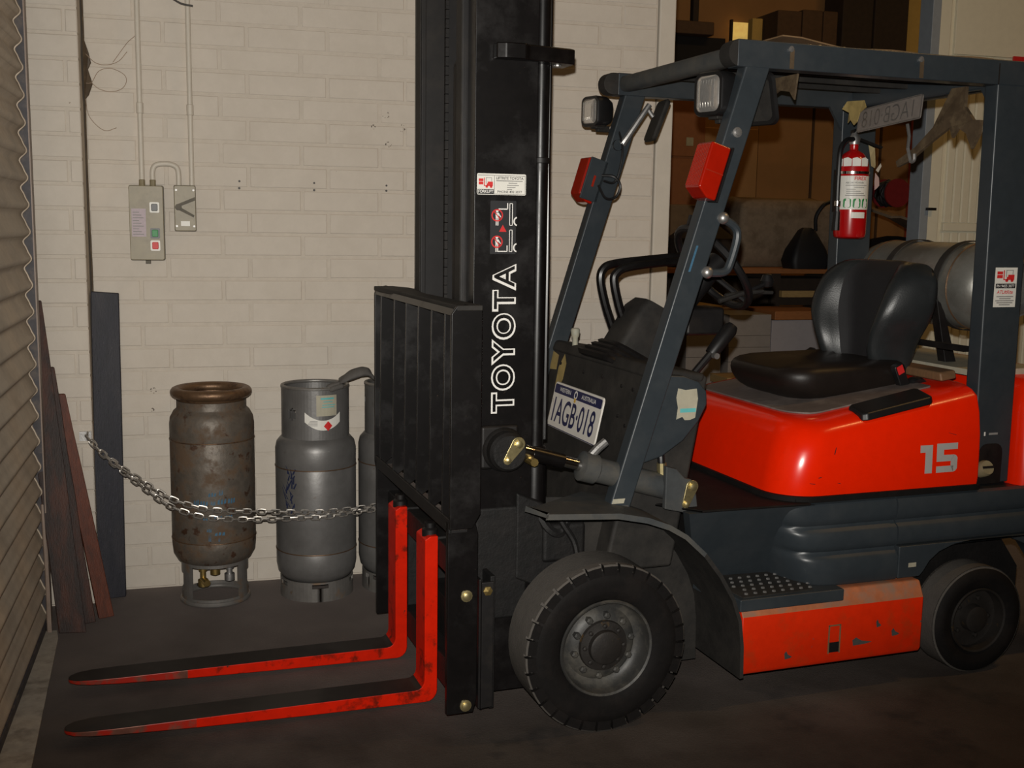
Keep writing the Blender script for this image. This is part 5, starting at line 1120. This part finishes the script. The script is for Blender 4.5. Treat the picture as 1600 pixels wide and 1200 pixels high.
# bench with canvas-draped stack
bn = thing('workbench', 'long brown wooden bench behind the forklift', 'bench', (4.1, 3.35, 0))
MB().box(-1.0, .62, -.30, .35, 1.10, 1.14).build('top', 'bench_wood', bn, bevel=.005)
for x in (-.9, -.1, .5): MB().box(x, x + .07, -.25, .3, 0, 1.10).build('leg', 'dark_board', bn)
MB().box(-1.0, .62, -.20, .3, .86, 1.06).build('apron', 'dark_board', bn)
cv = MB(); n = 40; rows = []
for i in range(n + 1):
    a = 2 * math.pi * i / n
for k, (z, sx, sy) in enumerate(((1.142, 1.05, .82), (1.24, 1.02, 1.0), (1.40, 1.0, .96), (1.56, .97, .92), (1.63, .93, .86), (1.655, .80, .7))):
    ring = []
    for x, y in rrect(-.43, .43, -.22, .22, .06, 9):
        a = math.atan2(y, x); f = (.018 * math.sin(a * 9 + k * .3) + .010 * math.sin(a * 17)) * (1 - k / 6)
        ring.append((4.25 + x * sx + f, 3.52 + y * sy - f, z + (.02 * math.sin(a * 5) if k > 3 else 0)))
    rows.append(ring)
cv.loft(rows); tag(cv.build('draped_stack', 'canvas', smooth=True, ang=70), 'stack under a draped tan canvas on the bench', 'draped stack')
bb = MB(); bb.loft([[(4.195 + x, 2.98 + y, z) for x, y in rrect(-.15 * a, .15 * a, -.10 * a, .10 * a, .04 * a, 4)] for z, a in ((1.142, .95), (1.20, 1.05), (1.28, .9), (1.36, .6), (1.42, .38), (1.44, .2))]); tag(bb.build('black_bag', 'black_bag', smooth=True), 'black bag slumped on the bench left of the extinguisher post', 'bag')
tag(MB().tube(spline([(4.27, 2.98, 1.42), (4.25, 2.95, 1.52), (4.29, 2.93, 1.60), (4.36, 2.95, 1.63)], 5), .014, 8).build('hose_loop', 'black_bag', smooth=True), 'black hose loop rising above the black bag', 'hose')
# pallets and paper stacks in front of the bench
def pallet(x0, x1, y0, y1, z, label):
    t = thing('pallet', label, 'pallet', ((x0 + x1) / 2, (y0 + y1) / 2, z)); w, d = (x1 - x0) / 2, (y1 - y0) / 2
    for i in range(5): y = -d + 2 * d * i / 5; MB().box(-w, w, y, y + 2 * d / 5 - .02, .08, .10).build('deck_board', 'pallet_wood', t)
    for x in (-w, -.04, w - .08): MB().box(x, x + .08, -d, d, 0, .08).build('bearer', 'pallet_wood', t)
pallet(3.0, 4.3, 2.47, 3.0, 0, 'wooden pallet under the grey paper stacks')
def ream_stack(name, x0, x1, y0, y1, zs, mts, label):
    t = thing(name, label, 'paper stack', ((x0 + x1) / 2, (y0 + y1) / 2, zs[0])); w, d = (x1 - x0) / 2, (y1 - y0) / 2
    for i in range(len(zs) - 1):
        j = random.uniform(-.002, .002); MB().box(-w + j, w + j, -d, d, zs[i] - zs[0] + .001, zs[i + 1] - zs[0]).build('ream', mts[i % len(mts)], t, bevel=.003)
    return t
ream_stack('paper_stack', 3.37, 3.685, 2.5, 2.9, (.10, .30, .42, .52, .62, .70, .845), ('paper_ream2',), 'brownish grey paper stack left of the lilac grey one')
ream_stack('paper_stack', 3.69, 4.12, 2.5, 2.9, (.10, .46, .805), ('paper_ream',), 'lilac grey paper stack behind the seat cushion')
ream_stack('paper_stack', 3.08, 3.34, 2.55, 2.95, (.10, .35, .55, .72, .88), ('paper_ream2',), 'small paper stack behind the brake lever')
bgbox('board', 'bench_wood', 3.70, 4.15, 2.48, 2.95, .808, .868, 'orange brown board laid on the lilac grey paper stack', 'board', .004)
bgbox('board', 'pallet_wood', 3.22, 3.56, 2.20, 2.46, .40, .455, 'pale board end low beside the orange hood', 'board', .004)
bgbox('carton', 'paper_ream2', 3.22, 3.56, 2.21, 2.45, .0, .398, 'grey carton low beside the orange hood', 'carton')
bgbox('board', 'pallet_wood', 4.06, 4.42, 3.05, 3.098, .925, .975, 'pale board edge under the bench left of the seat back', 'board', .004)
bgbox('board', 'pallet_wood', 3.12, 3.36, 2.60, 2.95, .882, .90, 'small pale offcut on the stack behind the brake lever', 'board', .003)
# hose reel and tarpaulin heap beside the white door
hr_ = thing('hose_reel', 'dark red hose reel on the tarpaulin heap', 'hose reel', (4.637, 2.62, 1.69))
MB().lathe([(0, -.09), (.10, -.09), (.10, -.075), (.06, -.07), (.06, .07), (.10, .075), (.10, .09), (0, .09)], 28, (0, 0, 0), 'y').build('drum', 'reel_red', hr_, smooth=True, ang=40)
MB().tube([((.078 + .010 * (i % 2)) * math.cos(i * .5), -.06 + .12 * i / 60, (.078 + .01 * (i % 2)) * math.sin(i * .5)) for i in range(61)], .012, 8).build('hose', 'black_bag', hr_, smooth=True)
tp = MB(); tp.loft([[(4.78 + x + .02 * math.sin(y * 20), 2.64 + y, z - .25 * max(0, x) * (z > 1.2)) for x, y in rrect(-.36 * a, .36 * a, -.3 * a, .3 * a, .08 * a, 5)] for z, a in ((0, 1.05), (.7, 1.05), (1.12, 1.0), (1.28, .86), (1.36, .6), (1.39, .3))]); tag(tp.build('tarpaulin_heap', ['black_bag'], smooth=True), 'black wrapped heap behind the gas cylinder', 'heap')
tq = MB(); rows = []
for i in range(8):
    x = 4.44 + .55 * i / 7; z = 1.61 - .21 * (i / 7) ** 1.4; rows.append([(x, 2.31, z - .10 + .02 * math.sin(i)), (x, 2.8, z), (x, 2.8, z + .02), (x, 2.295, z - .085 + .02 * math.sin(i))])
tq.loft(rows); tag(tq.build('brown_cover', 'canvas', smooth=True), 'brown canvas flap over the black wrapped heap', 'cover')

# white ribbed door panel on the right, one object per rib
pd = thing('door_2', 'cream white ribbed metal door leaf at the right', 'door', (3.93, 1.2, 0)); del pd['category']; struct(pd)
MB().box(0, 2.2, .012, .06, 0, 3.6).build('leaf', 'white_panel', pd)
MB().box(-.055, .0, -.02, .10, 0, 3.6).build('edge_frame', 'panel_frame', pd, bevel=.004)
MB().box(0, .075, -.012, .012, 0, 3.6).build('stile', 'white_panel', pd, bevel=.006)
MB().box(.11, 2.2, -.014, .012, 1.43, 1.475).build('mid_rail', 'white_panel', pd, bevel=.004)
MB().box(.11, 2.2, -.006, .012, 2.42, 3.6).build('top_panel', 'white_panel', pd, bevel=.003)
r0 = MB().prism([(0, .012), (.0, .002), (.006, -.006), (.044, -.006), (.050, .002), (.050, .012)], 'z', 0, .93).build('rib', 'white_panel', pd); r0.location = (.115, 0, 1.48)
r1 = MB().prism([(0, .012), (.0, .002), (.006, -.006), (.044, -.006), (.050, .002), (.050, .012)], 'z', 0, 1.40).build('rib', 'white_panel', pd); r1.location = (.115, 0, .02)
for i in range(1, 36):
    for r_ in (r0, r1):
        o = r_.copy(); COL.objects.link(o); o.parent = pd; o.location.x = .115 + i * .0555
MB().box(-.02, .03, -.05, -.012, 1.545, 1.56).build('latch', 'black_satin', pd)
tag(MB().box(4.42, 4.55, 1.17, 1.182, 2.40, 2.425).build('red_marker', 'red_print'), 'small red strip on the white door at the frame edge', 'marker')
